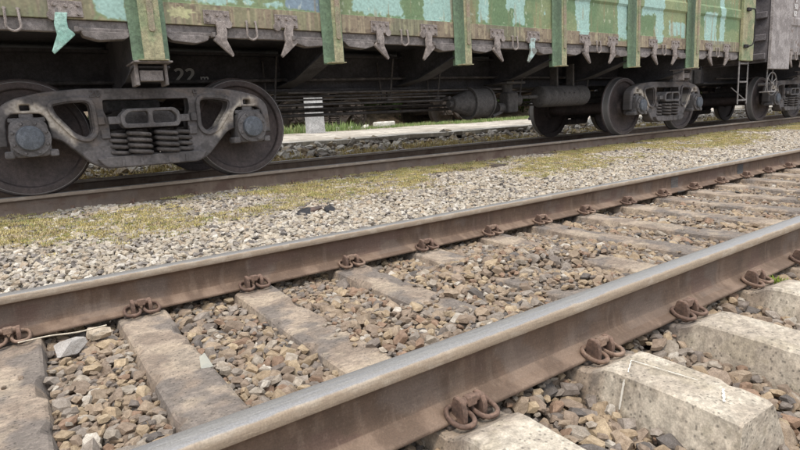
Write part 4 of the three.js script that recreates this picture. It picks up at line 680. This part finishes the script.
{
  const r = rng(5150), L = [], M = [];
  for (let i = 0; i < 110000; i++) { const x = lerp(-1.6, 20, r()), z = lerp(-5.72, -3.7, r()); const p = sstep(0.34, 0.58, fbm(x * 1.1, z * 1.6, 181, 4)) * sstep(-4.2 + (fbm(x * 0.7, 2, 183, 2) - 0.5) * 0.8, -4.9, z); if (r() < p * lerp(0.4, 0.66, sstep(0.45, 0.7, fbm(x * 4, z * 5, 188, 3)))) L.push([x, groundY(x, z) + lerp(0.046, 0.032, sstep(-4.9, -5.5, z)) + 0.014 * r(), z, 0.6 + 0.8 * r()]); else if (z < -5.3 && r() < 0.18) L.push([x, groundY(x, z) + 0.01, z, 0.7 + r()]); }
  field('dry_moss', 'yellow green moss and short dry grass beside the wagon track', tuft(3, 22, 0.011, 0.042, 0.002), L, [[S(190, 174, 116), 6], [S(176, 164, 104), 5], [S(200, 186, 142), 5], [S(144, 148, 88), 3], [S(170, 150, 114), 3]], 9);
  for (let i = 0; i < 9000; i++) { const x = lerp(2, 34, r()), z = lerp(-13.55, -12.3, r()); if (r() < sstep(-12.45, -12.9, z + (fbm(x * 0.8, 1, 185, 2) - 0.5) * 0.6)) M.push([x, platY(x, z), z, (0.6 + 0.8 * r()) * (x < 8 ? 0.9 : 0.42)]); }
  field('green_grass', 'green grass along the rear edge of the platform', tuft(4, 9, 0.17, 0.07, 0.006), M, [[S(122, 146, 84), 5], [S(144, 162, 104), 4], [S(104, 126, 74), 3], [S(164, 164, 118), 3]], 10);
  const K = []; for (let i = 0; i < 9000; i++) { const x = lerp(-1, 26, r()), z = lerp(-8.2, -7.5, r()); if (r() < sstep(0.38, 0.55, fbm(x * 1.2, z * 2, 187, 3))) K.push([x, groundY(x, z) + 0.02, z, 0.6 + r()]); }
  field('withered_grass', 'withered grass below the crumbled platform edge', tuft(6, 8, 0.06, 0.05, 0.004), K, [[S(186, 166, 112), 5], [S(160, 146, 92), 3], [S(200, 184, 140), 3]], 11);
}
{
  const solo = (geom, m, x, y, z, sc, rot, name, label, cat) => { const o = new THREE.Mesh(geom, m); o.castShadow = o.receiveShadow = true; o.position.set(x, y, z); o.scale.set(...sc); o.rotation.set(...rot); return top(o, name, label, cat); };
  const coal = grimy([44, 44, 48], [72, 66, 62], { seed: 66, cells: 4, rough: 0.7 });
  solo(rockFine[2], coal, 2.02, 0.088, -4.28, [0.09, 0.032, 0.06], [0.2, 0.6, 0.3], 'tar_lump', 'black tar lump on the pale gravel, left of the pair', 'lump');
  solo(rockFine[9], coal, 2.27, 0.09, -4.26, [0.062, 0.036, 0.05], [0.1, 1.2, 0.5], 'tar_lump', 'black tar lump on the pale gravel, right of the pair', 'lump');
  solo(rockFine[4], grimy([112, 92, 82], [80, 72, 70], { seed: 67 }), 2.17, 0.09, -4.38, [0.14, 0.034, 0.06], [0, 0.1, 0.1], 'bark_piece', 'brown flat piece lying between the two black lumps', 'debris');
  solo(rockFine[6], rockMat(S(188, 184, 180)), 0.115, 0.022, -2.43, [0.065, 0.03, 0.045], [0.1, 0.4, 0.15], 'pale_stone', 'large whitish stone beside the far rail at the left', 'stone');
  solo(rockFine[3], rockMat(S(196, 182, 163)), 0.235, 0.025, -2.5, [0.06, 0.025, 0.03], [0.1, -0.5, 0.1], 'pale_stone', 'long cream stone right of the whitish stone by the far rail', 'stone');
  const shard = new THREE.MeshPhysicalMaterial({ color: S(225, 225, 215), roughness: 0.25, transmission: 0.6, thickness: 0, ior: 1.45 });
  const sh = new THREE.Group(); mesh('shard_plate', ext([[-0.022, 0], [0.02, 0], [0.008, 0.055], [-0.012, 0.048]], [], 0.003, 0.0008, 1), shard, sh); sh.position.set(0.475, 0.012, -1.86); sh.rotation.set(-0.5, -0.3, 0.1); top(sh, 'clear_shard', 'clear plastic shard standing on the second sleeper', 'shard');
  const moss = tuft(31, 60, 0.022, 0.035, 0.0025); const o = new THREE.Mesh(moss, new THREE.MeshStandardMaterial({ color: S(112, 128, 46), roughness: 1, side: THREE.DoubleSide })); o.castShadow = o.receiveShadow = true; o.position.set(slX(5) + 0.04, SLY + 0.01, Z1 + 0.13); top(o, 'moss_clump', 'green moss clump inside a rail clip at the right', 'moss');
  const tw = new THREE.Mesh(geo(tube([[-0.10, 0.055, -2.52], [0.0, 0.06, -2.5], [0.1, 0.055, -2.48], [0.2, 0.06, -2.47]], 0.003, 20, 5)), grimy([200, 190, 170], [180, 168, 150], { seed: 68 })); tw.castShadow = tw.receiveShadow = true; tw.position.x = 0.06; top(tw, 'dry_stalk', 'thin dry stalk lying beside the leftmost rail clip', 'stalk');
}
{ // white paint lines on the marked sleeper
  const s = sleepers[5], ink = new THREE.MeshStandardMaterial({ color: S(206, 200, 188), roughness: 0.9 });
  const line = (pts, w) => { const P = [], N = 14; for (let i = 0; i < pts.length - 1; i++) for (let k = 0; k < N; k++) { const t0 = k / N, t1 = (k + 1) / N, a = pts[i], b = pts[i + 1], q = t => [lerp(a[0], b[0], t), lerp(a[1], b[1], t) + (fbm(t * 9 + i * 5, 2, 191, 2) - 0.5) * 0.006]; const A = q(t0), C = q(t1), dx = C[0] - A[0], dz = C[1] - A[1], l = Math.hypot(dx, dz), ww = w * (0.6 + 0.8 * hash(k, i, 4)), nx = -dz / l * ww, nz = dx / l * ww; const y = (z) => sleeperTop(Math.abs(z))[0] + 0.0065; P.push(A[0] - nx, y(A[1]), A[1] - nz, A[0] + nx, y(A[1]), A[1] + nz, C[0] + nx, y(C[1]), C[1] + nz, A[0] - nx, y(A[1]), A[1] - nz, C[0] + nx, y(C[1]), C[1] + nz, C[0] - nx, y(C[1]), C[1] - nz); } const g = new THREE.BufferGeometry(); g.setAttribute('position', new THREE.Float32BufferAttribute(P, 3)); g.computeVertexNormals(); return g; };
  ink.side = THREE.DoubleSide;
  mesh('paint_line', line([[-0.083, 1.03], [-0.01, 0.99], [0.02, 1.17]], 0.0015), ink, s); mesh('paint_line', line([[0.03, 1.235], [-0.03, 1.265]], 0.003), ink, s);
  const [ty, tw] = sleeperTop(1.03), sd = []; for (let k = 0; k < 10; k++) { const f = t => { const q = t * 0.8; return [lerp(-tw - 0.012, -(0.15 + tw) / 2 - 0.009, q), lerp(ty - 0.01, (ty - 0.2) / 2, q)]; }, a = f(k / 10), b = f((k + 1) / 10), w = 0.002 + 0.002 * hash(k, 3, 3); sd.push(a[0], a[1], 1.03 - w, a[0], a[1], 1.03 + w, b[0], b[1], 1.03 + w, a[0], a[1], 1.03 - w, b[0], b[1], 1.03 + w, b[0], b[1], 1.03 - w); }
  const sg = new THREE.BufferGeometry(); sg.setAttribute('position', new THREE.Float32BufferAttribute(sd, 3)); sg.computeVertexNormals(); mesh('paint_line', sg, ink, s);
}
// sleepers of the wagon track, nearly buried
{
  const m = grimy([96, 84, 74], [74, 66, 60], { seed: 69, cells: 8, streak: 0.5 }), g0 = ready(geo(box(-0.12, 0.12, -0.16, 0, -1.34, 1.34, 0.02))), bg = ready(geo([T(new THREE.CylinderGeometry(0.017, 0.02, 0.07, 6), 0, 0.03, 0), box(-0.05, 0.05, 0, 0.016, -0.09, 0.03, 0.004), T(new THREE.CylinderGeometry(0.03, 0.03, 0.02, 10), 0, 0.025, 0)]));
  for (let k = 0; k < 44; k++) {
    const g = new THREE.Group(); g.position.set(-1.2 + k * 0.545 + (hash(k, 1, 9) - 0.5) * 0.05, RT2 - 0.186, ZC2); mesh('timber_beam', g0, m, g);
    for (const s of [1, -1]) { const b = mesh('rail_bolt', bg, clipDark, g); b.position.set((hash(k, 2, s + 4) - 0.5) * 0.06, 0.002, s * 0.895); }
    top(g, 'buried_sleeper', 'dark sleeper nearly buried in gravel under the green wagon', 'sleeper', 'buried sleepers of the wagon track');
  }
}

// ------------------------------------------------------------------ shrubs behind the rear train
{
  const bark = grimy([92, 80, 68], [70, 60, 52], { seed: 90 }), leafM = [S(62, 84, 40), S(74, 96, 46), S(52, 72, 36)].map(c => new THREE.MeshStandardMaterial({ color: c, roughness: 0.9, side: THREE.DoubleSide }));
  const crown = seed => { const r = rng(seed), P = []; for (let i = 0; i < 2600; i++) { const a = r() * 6.28, b = Math.acos(2 * r() - 1), rad = (0.55 + 0.45 * Math.sqrt(r())) * (0.75 + 0.5 * vnoise(a * 1.6, b * 2, seed)); const x = Math.sin(b) * Math.cos(a) * rad * 1.9, y = 1.55 + Math.cos(b) * rad * 1.5, z = Math.sin(b) * Math.sin(a) * rad * 1.3, s = 0.09 + 0.07 * r(), u = new THREE.Vector3(r() - 0.5, r() - 0.5, r() - 0.5).normalize(), v = new THREE.Vector3(r() - 0.5, r() - 0.5, r() - 0.5).cross(u).normalize(); const q = (p, t) => [x + u.x * p + v.x * t, Math.max(0.02, y + u.y * p + v.y * t), z + u.z * p + v.z * t]; P.push(...q(-s, 0), ...q(0, s * 0.5), ...q(s, 0), ...q(-s, 0), ...q(s, 0), ...q(0, -s * 0.5)); } const g = new THREE.BufferGeometry(); g.setAttribute('position', new THREE.Float32BufferAttribute(P, 3)); g.computeVertexNormals(); return ready(boxUV(g)); };
  const stem = ready(geo([bar([0, -0.3, 0], [0.1, 1.6, 0], 0.05), bar([0, 0.1, 0], [-0.7, 1.7, 0.2], 0.035), bar([0, 0.1, 0], [0.8, 1.6, -0.2], 0.035)])), cr = [crown(7), crown(17), crown(27)];
  for (let k = 0; k < 26; k++) { const g = new THREE.Group(); mesh('crown', cr[k % 3], leafM[(k * 2) % 3], g); mesh('trunk', stem, bark, g); const x = 4 + k * 1.75, z = -19.4 - (k % 3) * 0.5; g.position.set(x, prof(z), z); g.rotation.y = k * 1.3; g.scale.setScalar(0.95 + 0.25 * hash(k, 4, 4)); top(g, 'shrub', 'dark leafy shrub behind the dark wagons of the rear track', 'shrub', 'shrubs behind the rear train'); }
}
renderer.render(scene, camera);
